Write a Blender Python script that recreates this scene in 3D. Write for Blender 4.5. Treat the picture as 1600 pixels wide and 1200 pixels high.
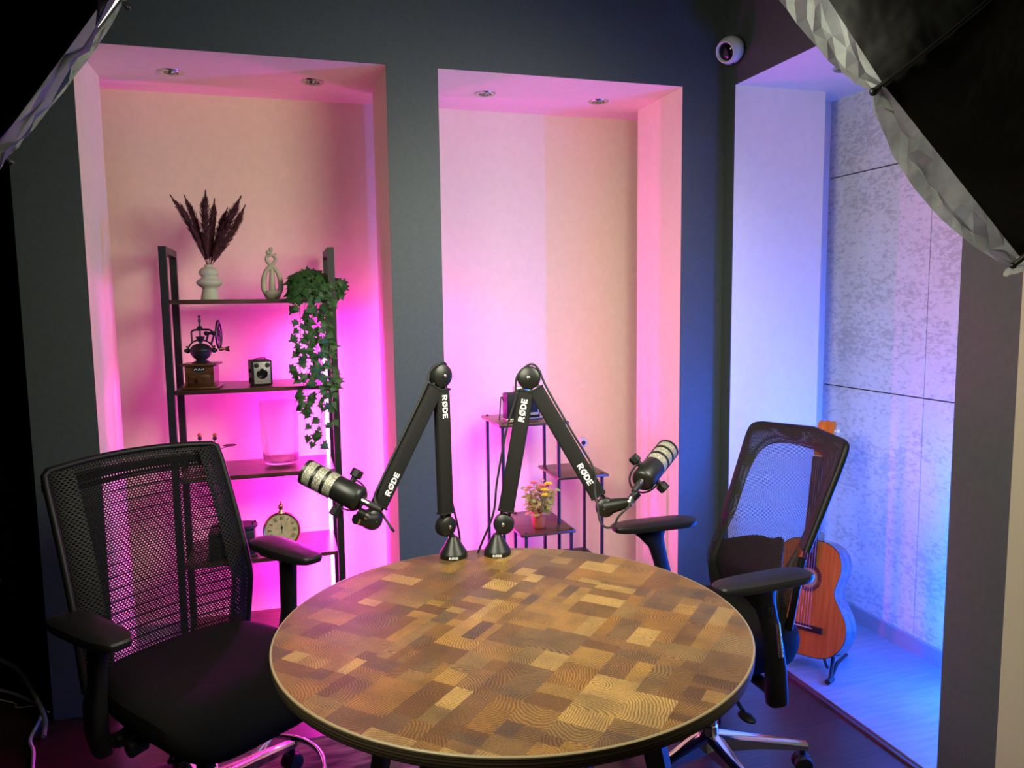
import bpy, bmesh, math, random
from mathutils import Vector, Matrix, Quaternion
PI = math.pi
rnd = random.Random(7)
for o in list(bpy.data.objects): bpy.data.objects.remove(o, do_unlink=True)
SC = bpy.context.scene
COL = SC.collection

# ------------------------------------------------------------------ camera
F_PX, PITCH, ROLL, YAW, CAM_H = 1209.03, 0.106743, -0.0128606, 0.28984, 1.4372
c_, s_ = math.cos, math.sin
FW = Vector((s_(YAW)*c_(PITCH), c_(YAW)*c_(PITCH), -s_(PITCH)))
R0 = Vector((c_(YAW), -s_(YAW), 0)); U0 = R0.cross(FW)
RT = c_(ROLL)*R0 + s_(ROLL)*U0; UP = -s_(ROLL)*R0 + c_(ROLL)*U0
cam_d = bpy.data.cameras.new('camera'); cam = bpy.data.objects.new('camera', cam_d); COL.objects.link(cam)
M = Matrix.Identity(4)
for i in range(3):
    M[i][0] = RT[i]; M[i][1] = UP[i]; M[i][2] = -FW[i]
M[2][3] = CAM_H
cam.matrix_world = M
cam_d.sensor_width = 36; cam_d.lens = 36*F_PX/1600; cam_d.clip_start = 0.02
SC.camera = cam

# ------------------------------------------------------------------ world, exposure, main lights
SC.view_settings.view_transform = 'Standard'; SC.view_settings.look = 'None'
SC.view_settings.gamma = 1; SC.view_settings.use_curve_mapping = False
SC.view_settings.exposure = 0.0
w = bpy.data.worlds.new('world'); SC.world = w; w.use_nodes = True
w.node_tree.nodes['Background'].inputs[0].default_value = (0.55, 0.6, 0.75, 1)
w.node_tree.nodes['Background'].inputs[1].default_value = 0.0
SOFT_R = dict(c=Vector((1.1507, 1.2699, 1.9183)), az=2.1548, el=-.5299, ro=1.2172, R=.5192)
SOFT_L = dict(c=Vector((-.190, 1.222, 1.864)), az=.3715, el=-.598, ro=-1.159, R=.4819)
def axis_of(az, el): return Vector((c_(el)*c_(az), c_(el)*s_(az), s_(el)))
def area_light(name, loc, direction, size, power, color, spread=PI, shape='DISK', size_y=None):
    d = bpy.data.lights.new(name, 'AREA'); d.shape = shape; d.size = size; d.energy = power; d.color = color; d.spread = spread
    if size_y: d.size_y = size_y
    o = bpy.data.objects.new(name, d); COL.objects.link(o)
    o.location = loc; o.rotation_euler = Vector(direction).to_track_quat('-Z', 'Y').to_euler()
    return o
nR = axis_of(SOFT_R['az'], SOFT_R['el']); nL = axis_of(SOFT_L['az'], SOFT_L['el'])
P_SOFT_R, P_SOFT_L = 16.0, 17.5
area_light('softbox_light', SOFT_R['c']+nR*-.012, nR, .84, P_SOFT_R, (1, .97, .73), math.radians(125))
area_light('softbox_light', SOFT_L['c']+nL*.002, nL, .82, P_SOFT_L, (1, .97, .73), math.radians(125))
PINK, PINK_W = (1, .02, .85), 46.0
BLUE, BLUE_W = (.0, .10, 1), 40.0

# ------------------------------------------------------------------ mesh helpers
class MB:
    def __init__(s): s.bm = bmesh.new()
    def box(s, c, size, rot=None, bevel=0, seg=2):
        g = bmesh.ops.create_cube(s.bm, size=1); vs = g['verts']
        bmesh.ops.scale(s.bm, vec=size, verts=vs)
        if bevel:
            es = list({e for v in vs for e in v.link_edges})
            r = bmesh.ops.bevel(s.bm, geom=es, offset=bevel, segments=seg, affect='EDGES', profile=.5)
            vs = list({v for f in r['faces'] for v in f.verts} | {v for v in vs if v.is_valid})
        m = Matrix.Translation(Vector(c))
        if rot is not None: m = m @ (rot.to_4x4() if not isinstance(rot, Matrix) or len(rot) == 3 else rot)
        bmesh.ops.transform(s.bm, matrix=m, verts=vs)
        return s
    def tube(s, pts, r, seg=10, cap=True):
        pts = [Vector(p) for p in pts]; n = len(pts)
        rs = r if isinstance(r, (list, tuple)) else [r]*n
        rings = []; up = None
        for i, p in enumerate(pts):
            t = (pts[min(i+1, n-1)]-pts[max(i-1, 0)]).normalized()
            if up is None:
                a = Vector((0, 0, 1)) if abs(t.z) < .9 else Vector((1, 0, 0)); up = (a-a.dot(t)*t).normalized()
            else: up = (up-up.dot(t)*t).normalized()
            b = t.cross(up)
            rings.append([s.bm.verts.new(p+rs[i]*(math.cos(2*PI*k/seg)*up+math.sin(2*PI*k/seg)*b)) for k in range(seg)])
        for i in range(n-1):
            for k in range(seg):
                s.bm.faces.new((rings[i][k], rings[i][(k+1) % seg], rings[i+1][(k+1) % seg], rings[i+1][k]))
        if cap:
            s.bm.faces.new(rings[0][::-1]); s.bm.faces.new(rings[-1])
        return s
    def lathe(s, prof, c=(0, 0, 0), axis=(0, 0, 1), seg=32, cap=True, rib=0, nrib=0):
        c = Vector(c); q = Vector((0, 0, 1)).rotation_difference(Vector(axis).normalized()); rings = []
        for r, z in prof:
            if r < 1e-5: rings.append([s.bm.verts.new(c+q @ Vector((0, 0, z)))]); continue
            rings.append([s.bm.verts.new(c+q @ Vector(((r+rib*math.cos(nrib*2*PI*k/seg))*math.cos(2*PI*k/seg), (r+rib*math.cos(nrib*2*PI*k/seg))*math.sin(2*PI*k/seg), z))) for k in range(seg)])
        for a, b in zip(rings, rings[1:]):
            for k in range(seg):
                k2 = (k+1) % seg
                if len(a) == 1 and len(b) == 1: continue
                if len(a) == 1: s.bm.faces.new((a[0], b[k2], b[k]))
                elif len(b) == 1: s.bm.faces.new((a[k], a[k2], b[0]))
                else: s.bm.faces.new((a[k], a[k2], b[k2], b[k]))
        if cap:
            if len(rings[0]) > 1: s.bm.faces.new(rings[0][::-1])
            if len(rings[-1]) > 1: s.bm.faces.new(rings[-1])
        return s
    def cyl(s, a, b, r, r2=None, seg=20, bev=0):
        a, b = Vector(a), Vector(b); L = (b-a).length; r2 = r if r2 is None else r2
        if bev: pr = [(r-bev, 0), (r, bev), (r2, L-bev), (r2-bev, L)]
        else: pr = [(r, 0), (r2, L)]
        return s.lathe(pr, a, b-a, seg)
    def sphere(s, c, r, seg=16, sc=(1, 1, 1), rot=None):
        g = bmesh.ops.create_uvsphere(s.bm, u_segments=seg, v_segments=max(6, seg//2), radius=r)
        m = Matrix.Translation(Vector(c))
        if rot is not None: m = m @ rot.to_matrix().to_4x4()
        m = m @ Matrix.Diagonal((*sc, 1))
        bmesh.ops.transform(s.bm, matrix=m, verts=g['verts']); return s
    def poly(s, pts): s.bm.faces.new([s.bm.verts.new(Vector(p)) for p in pts]); return s
    def prism(s, pts, ext, bevel=0, seg=2):
        """closed outline (3D points) extruded by vector ext"""
        ext = Vector(ext); a = [s.bm.verts.new(Vector(p)) for p in pts]; b = [s.bm.verts.new(Vector(p)+ext) for p in pts]
        fs = [s.bm.faces.new(a[::-1]), s.bm.faces.new(b)]; n = len(a)
        for k in range(n): fs.append(s.bm.faces.new((a[k], a[(k+1) % n], b[(k+1) % n], b[k])))
        if bevel:
            es = [e for f in fs[:2] for e in f.edges]
            bmesh.ops.bevel(s.bm, geom=es, offset=bevel, segments=seg, affect='EDGES', profile=.5)
        return s
    def grid(s, fn, nu, nv, uvfn=None, close_u=False):
        uvl = s.bm.loops.layers.uv.verify() if uvfn else None
        V = [[s.bm.verts.new(fn(i/nu, j/nv)) for i in range(nu+(0 if close_u else 1))] for j in range(nv+1)]
        for j in range(nv):
            for i in range(nu):
                i2 = (i+1) % len(V[0])
                f = s.bm.faces.new((V[j][i], V[j][i2], V[j+1][i2], V[j+1][i]))
                if uvfn:
                    for l, (a, b) in zip(f.loops, ((i, j), (i+1, j), (i+1, j+1), (i, j+1))): l[uvl].uv = uvfn(a/nu, b/nv)
        return s
    def build(s, name, mat, parent=None, smooth=True, angle=35, solid=0, subsurf=0, recalc=True):
        if recalc: bmesh.ops.recalc_face_normals(s.bm, faces=s.bm.faces[:])
        me = bpy.data.meshes.new(name); s.bm.to_mesh(me); s.bm.free()
        me.materials.append(mat)
        if smooth:
            me.shade_smooth()
            me.set_sharp_from_angle(angle=math.radians(angle))
        o = bpy.data.objects.new(name, me); COL.objects.link(o)
        if parent is not None: o.parent = parent
        if solid:
            m = o.modifiers.new('solid', 'SOLIDIFY'); m.thickness = solid; m.offset = 0
        if subsurf:
            m = o.modifiers.new('sub', 'SUBSURF'); m.levels = subsurf; m.render_levels = subsurf
        return o
def tag(o, label, cat, group=None):
    o['label'] = label; o['category'] = cat
    if group: o['group'] = group
    return o
def thing(name, label, cat, loc=(0, 0, 0), rz=0, group=None):
    o = bpy.data.objects.new(name, None); COL.objects.link(o); o.empty_display_size = .05
    o.location = loc; o.rotation_euler = (0, 0, rz)
    return tag(o, label, cat, group)
def struct(name, mb, mat, smooth=False):
    o = mb.build(name, mat, smooth=smooth); o['kind'] = 'structure'; return o
def copy_tree(o, parent=None):
    c = o.copy(); COL.objects.link(c)
    if parent is not None: c.parent = parent
    for ch in list(o.children): copy_tree(ch, c)
    return c
def bez(pts, n=8):
    """Catmull-Rom through points"""
    P = [Vector(p) for p in pts]; P = [2*P[0]-P[1]]+P+[2*P[-1]-P[-2]]; out = []
    for i in range(1, len(P)-2):
        for k in range(n):
            t = k/n; a, b, c, d = P[i-1:i+3]
            out.append(.5*((2*b)+(c-a)*t+(2*a-5*b+4*c-d)*t*t+(3*b-a-3*c+d)*t**3))
    out.append(P[-2]); return out
def frame(x, y, z):  # 3x3 from axes
    return Matrix((x, y, z)).transposed()

# ------------------------------------------------------------------ materials
def mat(name, col, rough=.5, metal=0, spec=.5, **kw):
    m = bpy.data.materials.new(name); m.use_nodes = True
    b = m.node_tree.nodes['Principled BSDF']
    b.inputs['Base Color'].default_value = (*col, 1); b.inputs['Roughness'].default_value = rough
    b.inputs['Metallic'].default_value = metal; b.inputs['Specular IOR Level'].default_value = spec
    for k, v in kw.items(): b.inputs[k.replace('_', ' ')].default_value = v
    return m
def N(m, t, **kw):
    n = m.node_tree.nodes.new(t)
    for k, v in kw.items(): setattr(n, k, v)
    return n
def L(m, a, b): m.node_tree.links.new(a, b)
def math_n(m, op, a, b=None, c=None):
    n = N(m, 'ShaderNodeMath', operation=op)
    for i, v in enumerate((a, b, c)):
        if v is None: continue
        if isinstance(v, (int, float)): n.inputs[i].default_value = v
        else: L(m, v, n.inputs[i])
    return n.outputs[0]
def ramp(m, fac, stops):
    n = N(m, 'ShaderNodeValToRGB'); e = n.color_ramp.elements
    while len(e) < len(stops): e.new(.5)
    for el, (p, c) in zip(e, stops): el.position = p; el.color = (*c, 1)
    L(m, fac, n.inputs[0]); return n.outputs[0]
def noise_mat(name, c1, c2, scale=20, rough=.5, bump=0, detail=4, coord='Object', stretch=(1, 1, 1), metal=0, lo=.35, hi=.65, spec=.5, bdist=.002, **kw):
    m = mat(name, c1, rough, metal, spec, **kw); b = m.node_tree.nodes['Principled BSDF']
    tc = N(m, 'ShaderNodeTexCoord'); mp = N(m, 'ShaderNodeMapping'); mp.inputs['Scale'].default_value = stretch
    L(m, tc.outputs[coord], mp.inputs[0]); n = N(m, 'ShaderNodeTexNoise'); n.inputs['Scale'].default_value = scale; n.inputs['Detail'].default_value = detail
    L(m, mp.outputs[0], n.inputs['Vector'])
    L(m, ramp(m, n.outputs['Fac'], [(lo, c1), (hi, c2)]), b.inputs['Base Color'])
    if bump:
        bp = N(m, 'ShaderNodeBump'); bp.inputs['Strength'].default_value = bump; bp.inputs['Distance'].default_value = bdist
        L(m, n.outputs['Fac'], bp.inputs['Height']); L(m, bp.outputs[0], b.inputs['Normal'])
    return m
def emis(name, col, strength):
    m = bpy.data.materials.new(name); m.use_nodes = True; nt = m.node_tree; nt.nodes.clear()
    e = nt.nodes.new('ShaderNodeEmission'); e.inputs[0].default_value = (*col, 1); e.inputs[1].default_value = strength
    o = nt.nodes.new('ShaderNodeOutputMaterial'); nt.links.new(e.outputs[0], o.inputs[0]); return m

m_dark = noise_mat('charcoal wall paint', (.054, .067, .065), (.061, .075, .072), 60, .55, .15, bdist=.0006)
m_cream = noise_mat('cream wall paint', (.82, .68, .53), (.85, .71, .56), 30, .6, .1, bdist=.0006)
m_white = noise_mat('white wall paint', (.80, .76, .68), (.83, .79, .71), 30, .6, .1, bdist=.0006)
m_beige = noise_mat('beige painted plaster', (.42, .38, .27), (.45, .41, .30), 9, .6, .4, stretch=(1, 1, .2), bdist=.004)
m_black = mat('black curtain cloth', (.004, .004, .004), .9)
m_ceil = mat('dark ceiling paint', (.03, .032, .034), .8)
m_lam = noise_mat('pale laminate', (.20, .20, .21), (.25, .25, .26), 6, .38, .05, stretch=(1, 8, 1))
m_skirt = mat('grey skirting', (.30, .30, .31), .4)
m_whiteline = mat('white trim', (.8, .79, .76), .5)

def concrete():
    m = mat('concrete panel', (.5, .5, .47), .75); b = m.node_tree.nodes['Principled BSDF']
    tc = N(m, 'ShaderNodeTexCoord'); n1 = N(m, 'ShaderNodeTexNoise'); n1.inputs['Scale'].default_value = 38; n1.inputs['Detail'].default_value = 8; n1.inputs['Roughness'].default_value = .62
    n2 = N(m, 'ShaderNodeTexNoise'); n2.inputs['Scale'].default_value = 3.2; n2.inputs['Detail'].default_value = 3
    mp = N(m, 'ShaderNodeMapping'); mp.inputs['Scale'].default_value = (1, 1, 1.9); L(m, tc.outputs['Object'], mp.inputs[0])
    L(m, mp.outputs[0], n1.inputs['Vector']); L(m, mp.outputs[0], n2.inputs['Vector'])
    s = math_n(m, 'ADD', n1.outputs['Fac'], math_n(m, 'MULTIPLY', math_n(m, 'SUBTRACT', n2.outputs['Fac'], .5), .45))
    L(m, ramp(m, s, [(.36, (.50, .50, .47)), (.45, (.60, .60, .57)), (.50, (.68, .675, .64)), (.66, (.72, .715, .68))]), b.inputs['Base Color'])
    bp = N(m, 'ShaderNodeBump'); bp.inputs['Strength'].default_value = .3; bp.inputs['Distance'].default_value = .002
    L(m, s, bp.inputs['Height']); L(m, bp.outputs[0], b.inputs['Normal']); return m
m_conc = concrete()

def planks():
    m = mat('dark plank floor', (.03, .015, .01), .33); b = m.node_tree.nodes['Principled BSDF']
    tc = N(m, 'ShaderNodeTexCoord'); br = N(m, 'ShaderNodeTexBrick')
    mp = N(m, 'ShaderNodeMapping'); L(m, tc.outputs['Object'], mp.inputs[0])
    br.inputs['Scale'].default_value = 1; br.inputs['Brick Width'].default_value = 1.3; br.inputs['Row Height'].default_value = .19
    br.inputs['Mortar Size'].default_value = .0016; br.offset = .37
    br.inputs['Color1'].default_value = (.050, .024, .016, 1); br.inputs['Color2'].default_value = (.036, .018, .013, 1); br.inputs['Mortar'].default_value = (.004, .003, .003, 1)
    L(m, mp.outputs[0], br.inputs['Vector'])
    mp2 = N(m, 'ShaderNodeMapping'); mp2.inputs['Scale'].default_value = (1.2, 16, 1); L(m, tc.outputs['Object'], mp2.inputs[0])
    n = N(m, 'ShaderNodeTexNoise'); n.inputs['Scale'].default_value = 5; n.inputs['Detail'].default_value = 6; L(m, mp2.outputs[0], n.inputs['Vector'])
    mx = N(m, 'ShaderNodeMixRGB', blend_type='MULTIPLY'); mx.inputs[0].default_value = .8
    L(m, br.outputs['Color'], mx.inputs[1]); L(m, ramp(m, n.outputs['Fac'], [(.3, (.45, .45, .45)), (.6, (1, 1, 1))]), mx.inputs[2]); L(m, mx.outputs[0], b.inputs['Base Color'])
    bp = N(m, 'ShaderNodeBump'); bp.inputs['Strength'].default_value = .35; bp.inputs['Distance'].default_value = .0015
    L(m, math_n(m, 'SUBTRACT', n.outputs['Fac'], br.outputs['Fac']), bp.inputs['Height']); L(m, bp.outputs[0], b.inputs['Normal']); return m
m_plank = planks()
m_rug = noise_mat('mottled brown rug', (.08, .055, .05), (.30, .22, .19), 14, .95, .6, detail=9, stretch=(.5, 2.2, 1), lo=.4, hi=.62)

def net(name, pitch, row, hole_u, hole_v, col=(.012, .012, .013), rough=.55, spec=.5, edge=.16):
    """woven net: staggered elliptic holes through the cloth (UV in metres)"""
    m = mat(name, col, rough, 0, spec); nt = m.node_tree; b = nt.nodes['Principled BSDF']; out = nt.nodes['Material Output']
    uv = N(m, 'ShaderNodeUVMap'); sp = N(m, 'ShaderNodeSeparateXYZ'); L(m, uv.outputs[0], sp.inputs[0])
    v = math_n(m, 'DIVIDE', sp.outputs[1], row); r = math_n(m, 'FLOOR', v); fv = math_n(m, 'SUBTRACT', math_n(m, 'SUBTRACT', v, r), .5)
    off = math_n(m, 'MULTIPLY', math_n(m, 'FLOORED_MODULO', r, 2.0), .5)
    u = math_n(m, 'ADD', math_n(m, 'DIVIDE', sp.outputs[0], pitch), off); fu = math_n(m, 'SUBTRACT', math_n(m, 'FRACT', u), .5)
    a = math_n(m, 'POWER', math_n(m, 'DIVIDE', math_n(m, 'ABSOLUTE', fu), hole_u/2), 2.4); c = math_n(m, 'POWER', math_n(m, 'DIVIDE', math_n(m, 'ABSOLUTE', fv), hole_v/2), 2.4)
    d = math_n(m, 'ADD', a, c)
    alpha = math_n(m, 'GREATER_THAN', d, 1.0)
    L(m, alpha, b.inputs['Alpha'])
    bp = N(m, 'ShaderNodeBump'); bp.inputs['Strength'].default_value = .6; bp.inputs['Distance'].default_value = pitch*.15
    L(m, math_n(m, 'MINIMUM', d, 4.0), bp.inputs['Height']); L(m, bp.outputs[0], b.inputs['Normal'])
    return m
m_net_coarse = net('coarse black chair mesh', .0088, .0064, .60, .64, (.005, .005, .005), spec=.25)
m_net_dense = net('dense black chair mesh', .0088, .0064, .38, .42, (.006, .006, .006), spec=.25)
m_net_fine = net('fine black chair mesh', .0042, .0036, .62, .60, (.011, .011, .010), spec=.2)
m_net_band = net('fine doubled chair mesh', .0042, .0036, .24, .26, (.012, .012, .011), spec=.2)

m_plastic = mat('black chair plastic', (.006, .006, .0065), .5, 0, .3)
m_pad = noise_mat('soft black arm pad', (.009, .009, .009), (.012, .012, .012), 400, .42, .08, bdist=.0004, spec=.4)
m_seat = noise_mat('black seat cloth', (.003, .003, .0033), (.007, .007, .007), 700, .9, .5, detail=2, bdist=.0006, spec=.15)
m_chrome = mat('polished chrome', (.75, .75, .75), .12, 1)
m_rubber = mat('black rubber', (.008, .008, .008), .6)
m_sleeve = noise_mat('black neoprene sleeve', (.008, .008, .0078), (.012, .012, .0115), 900, .85, .3, detail=2, bdist=.0003, spec=.25)
m_metalblk = mat('satin black metal', (.008, .009, .008), .38, 0, .45)
m_steel = mat('brushed steel', (.6, .59, .55), .25, 1)
m_print = mat('white print', (.85, .85, .83), .5)
m_iron = mat('matt black iron', (.014, .014, .016), .45)
m_shelf = noise_mat('dark rustic wood board', (.035, .014, .008), (.11, .05, .028), 7, .28, .15, detail=7, stretch=(1, 9, 9))
m_ceramic = mat('pale sage ceramic', (.55, .56, .46), .55)
m_statue = noise_mat('stone coloured resin', (.45, .42, .32), (.52, .48, .37), 30, .6, .2)
m_walnut = noise_mat('walnut veneer', (.06, .022, .008), (.13, .055, .022), 12, .25, .05, stretch=(1, 1, 6))
m_brass = mat('aged brass', (.62, .44, .20), .28, 1)
m_glass = mat('ribbed clear glass', (.98, .98, .98), .02, 0, .5, Transmission_Weight=1.0, IOR=1.38)

# ------------------------------------------------------------------ the room
XR, YW, ZT = 1.807, 2.92, 2.297
YB, YI = 3.51, 3.335
ZC = 2.85
X0, X1, X2, X3 = -.612, .408, .60, 1.613      # jamb edges along the back wall
XL = -.795
def bx(mb, x0, x1, y0, y1, z0, z1): return mb.box(((x0+x1)/2, (y0+y1)/2, (z0+z1)/2), (x1-x0, y1-y0, z1-z0))
# dark faces: thin skins on thick cream pillars
def pillar(name, x0, x1, faces):
    mb = MB(); bx(mb, x0, x1, YW+.004, YI, 0, ZT); o = struct(name, mb, m_cream)
    return o
struct('floor', bx(MB(), -2.4, 3.0, -2.2, 3.9, -.06, 0), m_plank)
struct('ceiling', bx(MB(), -2.4, 3.0, -2.2, 3.9, ZC, ZC+.06), m_ceil)
mb = MB()   # charcoal skin of the back wall: three piers and the lintel
bx(mb, XL, X0, YW, YW+.004, 0, ZT); bx(mb, X1, X2, YW, YW+.004, 0, ZT); bx(mb, X3, XR, YW, YW+.004, 0, ZT)
bx(mb, XL, XR, YW, YW+.004, ZT, ZC)
struct('wall_back', mb, m_dark)
mb = MB()
bx(mb, XL, X0, YW+.004, YI, 0, ZT); struct('trim_1', mb, m_cream)
struct('trim_2', bx(MB(), X1, X2, YW+.004, YI, 0, ZT), m_cream)
struct('trim_3', bx(MB(), X3, XR+.2, YW+.004, YI, 0, ZT), m_cream)
struct('trim_4', bx(MB(), XL-.018, XR+.2, YW+.004, 3.60, ZT, ZC), m_cream)   # soffit over the niches
struct('wall_rear', bx(MB(), XL-.018, XR+.2, YB, 3.60, 0, ZT), m_cream)
struct('floor_niche', bx(MB(), X0-.17, XR+.001, YW+.01, YB, 0, .014), m_lam)
struct('baseboard_rear', bx(MB(), X0-.17, XR, YB-.012, YB, .014, .075), m_skirt)
struct('wall_left', bx(MB(), -2.4, XL, 3.45, 3.6, 0, ZC), m_black)
struct('wall_side', bx(MB(), XL-.02, XL, YW, 3.61, 0, ZC), m_dark)
struct('wall_far', bx(MB(), -2.46, -2.4, -2.2, 3.6, 0, ZC), m_black)
struct('wall_behind', bx(MB(), -2.4, 3.0, -2.26, -2.2, 0, ZC), m_dark)
# right wall with its opening
YO0, YO1 = 1.71, 2.847
mb = MB(); bx(mb, XR, XR+.004, YO1, YW, 0, ZT); bx(mb, XR, XR+.004, 1.52, YW, ZT, ZC); bx(mb, XR, XR+.004, 1.52, YO0, 0, ZT)
struct('wall_right', mb, m_dark)
struct('trim_5', bx(MB(), XR+.004, 2.245, YO1, YW+.004, 0, ZT), m_white)      # far reveal
struct('trim_6', bx(MB(), XR+.004, 2.245, 1.50, YO0, 0, ZT), m_white)          # near reveal
struct('trim_7', bx(MB(), XR+.004, 2.5, 1.0, 3.1, ZT, ZC), m_white)            # soffit
struct('wall_end', bx(MB(), 2.0, 2.40, 2.985, 3.05, 0, ZT), m_white)
struct('wall_near', bx(MB(), 2.0, 2.5, 1.14, 1.2, 0, ZT), m_white)
struct('floor_alcove', bx(MB(), XR+.006, 2.40, 1.2, 2.985, 0, .014), m_lam)
struct('wall_backing', bx(MB(), 2.392, 2.5, 1.2, 3.05, 0, ZT), m_black)
for j, (z0, z1) in enumerate(((.080, 1.038), (1.043, 1.960), (1.965, ZT))):
    for i, (y0, y1) in enumerate(((2.403, 2.985), (1.80, 2.399), (1.2, 1.796))):
        o = MB().box((2.3885, (y0+y1)/2, (z0+z1)/2), (.007, y1-y0, z1-z0)).build('concrete_panel', m_conc, smooth=False)
        o['kind'] = 'structure'
struct('baseboard_alcove', bx(MB(), 2.372, 2.386, 1.2, 2.985, .014, .079), m_skirt)
struct('trim_8', bx(MB(), XR-.012, XR+.006, YO0, YO1, 0, .009), mat('dark threshold strip', (.05, .035, .03), .4))
# beige wall nearer the camera
struct('wall_beige', bx(MB(), XR-.004, XR+.06, -2.2, 1.518, 0, ZC), m_beige)

# ------------------------------------------------------------------ recessed spots
m_spotlens = mat('dark spot lens', (.10, .09, .10), .1, .6)
SPOT_L = ['recessed spotlight over the shelf niche, left one', 'recessed spotlight over the shelf niche, right one',
          'recessed spotlight over the plant stand niche, left one', 'recessed spotlight over the plant stand niche, right one',
          'recessed spotlight over the guitar alcove, half behind the softbox']
for i, (x, y) in enumerate(((-.346, 3.205), (.162, 3.208), (.859, 3.217), (1.369, 3.22), (2.09, 2.545))):
    t = thing('recessed_spotlight', SPOT_L[i], 'ceiling light', (x, y, ZT), group='recessed spotlights')
    MB().lathe([(.026, -.0005), (.027, -.005), (.040, -.006), (.044, -.003), (.045, 0)], cap=False, seg=40).build('trim_ring', m_steel, t)
    MB().lathe([(.0001, -.010), (.012, -.0095), (.013, -.004), (.022, -.003), (.0225, -.001), (.026, -.0005)], cap=False, seg=40).build('lamp_insert', m_spotlens, t)
    MB().lathe([(.016, -.004), (.0175, -.008), (.019, -.004)], cap=False, seg=40).build('inner_ring', m_steel, t)

# ------------------------------------------------------------------ LED light bars
def light_bar(name, label, x, y, z0, z1, col, strength, w=.013, both=True):
    t = thing(name, label, 'light')
    t.location = (x, y, z0)
    MB().box((0, 0, (z1-z0)/2), (w, w, z1-z0-.02)).build('glowing_tube', emis(name+' glow', col, strength), t, smooth=False)
    MB().cyl((0, 0, 0), (0, 0, .012), w*.8).build('end_cap', m_rubber, t); MB().cyl((0, 0, z1-z0-.012), (0, 0, z1-z0), w*.8).build('end_cap', m_rubber, t)
    return t
PS, BS = 240, 450
light_bar('light_bar', 'glowing magenta light bar behind the right post of the black shelf', .180, 3.425, .015, 1.28, PINK, PS)
light_bar('light_bar', 'magenta light bar hidden behind the charcoal pier beside the plant stand', .53, 3.42, .015, 1.25, PINK, PS)
light_bar('light_bar', 'blue light bar standing in the guitar alcove behind the right pier', 2.27, 1.93, .015, .85, BLUE, BS, w=.02)

# ------------------------------------------------------------------ softboxes
m_fabric = noise_mat('black softbox cloth', (.006, .006, .006), (.012, .012, .012), 8, .6, .8, detail=3, bdist=.03)
m_lip = noise_mat('crumpled white diffuser cloth', (.24, .27, .25), (.36, .40, .37), 16, .5, .6, detail=4, stretch=(1, 1, 1), bdist=.01, lo=.4, hi=.6)
m_diff = emis('lit diffuser', (1, .93, .80), 1.5)
def translucent(m, amt, col):
    nt = m.node_tree; b = nt.nodes['Principled BSDF']; out = nt.nodes['Material Output']
    tr = N(m, 'ShaderNodeBsdfTranslucent'); tr.inputs[0].default_value = (*col, 1); mx = N(m, 'ShaderNodeMixShader'); mx.inputs[0].default_value = amt
    L(m, b.outputs[0], mx.inputs[1]); L(m, tr.outputs[0], mx.inputs[2]); L(m, mx.outputs[0], out.inputs[0])
    if b.inputs['Base Color'].links: L(m, b.inputs['Base Color'].links[0].from_socket, tr.inputs[0])
translucent(m_lip, .5, (.5, .5, .5))
def softbox(S, label, lip=.038, depth=.42):
    n = axis_of(S['az'], S['el']); a = n.cross(Vector((0, 0, 1))).normalized(); b = a.cross(n)
    c = S['c']; R = S['R']
    t = thing('softbox', label, 'softbox', c)
    def V(k, rr, h): ang = S['ro']+k*PI/4; return R*rr*(math.cos(ang)*a+math.sin(ang)*b)+n*h
    # black back: eight gores bowed between ribs
    mb = MB(); NV = 10; NU = 8
    def back(u, v):
        k = u*8; k0 = math.floor(k); f = k-k0
        rr = math.sin(v*PI/2)**.9
        h = -depth*(1-v)**1.1
        p = V(k0, max(rr, .06), h).lerp(V(k0+1, max(rr, .06), h), f)
        sag = .05*math.sin(PI*f)*math.sin(PI*min(1, v*1.0))
        return p*(1-.25*sag)
    mb.grid(back, 64, NV, close_u=True).build('black_back', m_fabric, t, angle=60)
    mb = MB()
    for k in range(8): pass
    def lipf(u, v):
        k = u*8; k0 = math.floor(k); f = k-k0
        h = lip*(.4+.95*math.sin(PI*f)**.7)*v
        p = V(k0, 1+.02*v, h).lerp(V(k0+1, 1+.02*v, h), f)
        q = random.Random(int(u*997)*31+int(v*7)); return p+(a*q.uniform(-1, 1)+b*q.uniform(-1, 1)+n*q.uniform(-1, 1))*.0065*(v*(1-v)*4+.25*v)
    mb.grid(lipf, 128, 4, close_u=True).build('diffuser_skirt', m_lip, t, smooth=False)
    def face(u, v):
        k = u*8; k0 = math.floor(k); f = k-k0
        e = V(k0, .98, -lip*.4).lerp(V(k0+1, .98, -lip*.4), f)
        return (n*-lip*.4).lerp(e, v)
    MB().grid(face, 64, 4, close_u=True).build('diffuser', m_diff, t)
    for k in range(8):
        pts = [V(k, max(math.sin(v*PI/2)**.9, .06)*1.012, -depth*(1-v)**1.1) for v in [i/8 for i in range(9)]]
        rb = MB().tube(pts, .0035, 8).build('rib', m_metalblk, t)
        e = pts[-1]; d = (pts[-1]-pts[-2]).normalized()
        MB().tube([e-d*.01, e+d*.012], .0045, 8).sphere(e+d*.014, .006, 10).build('rib_tip', m_metalblk, rb)
    MB().cyl(-n*(depth+.10), -n*(depth-.02), .055, .05, seg=24, bev=.006).build('lamp_housing', m_plastic, t)
    return t
softbox(SOFT_R, 'black octagonal softbox hanging in at the top right, crumpled white skirt')
softbox(SOFT_L, 'black softbox cutting across the top left corner of the shelf niche', lip=.010)

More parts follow.
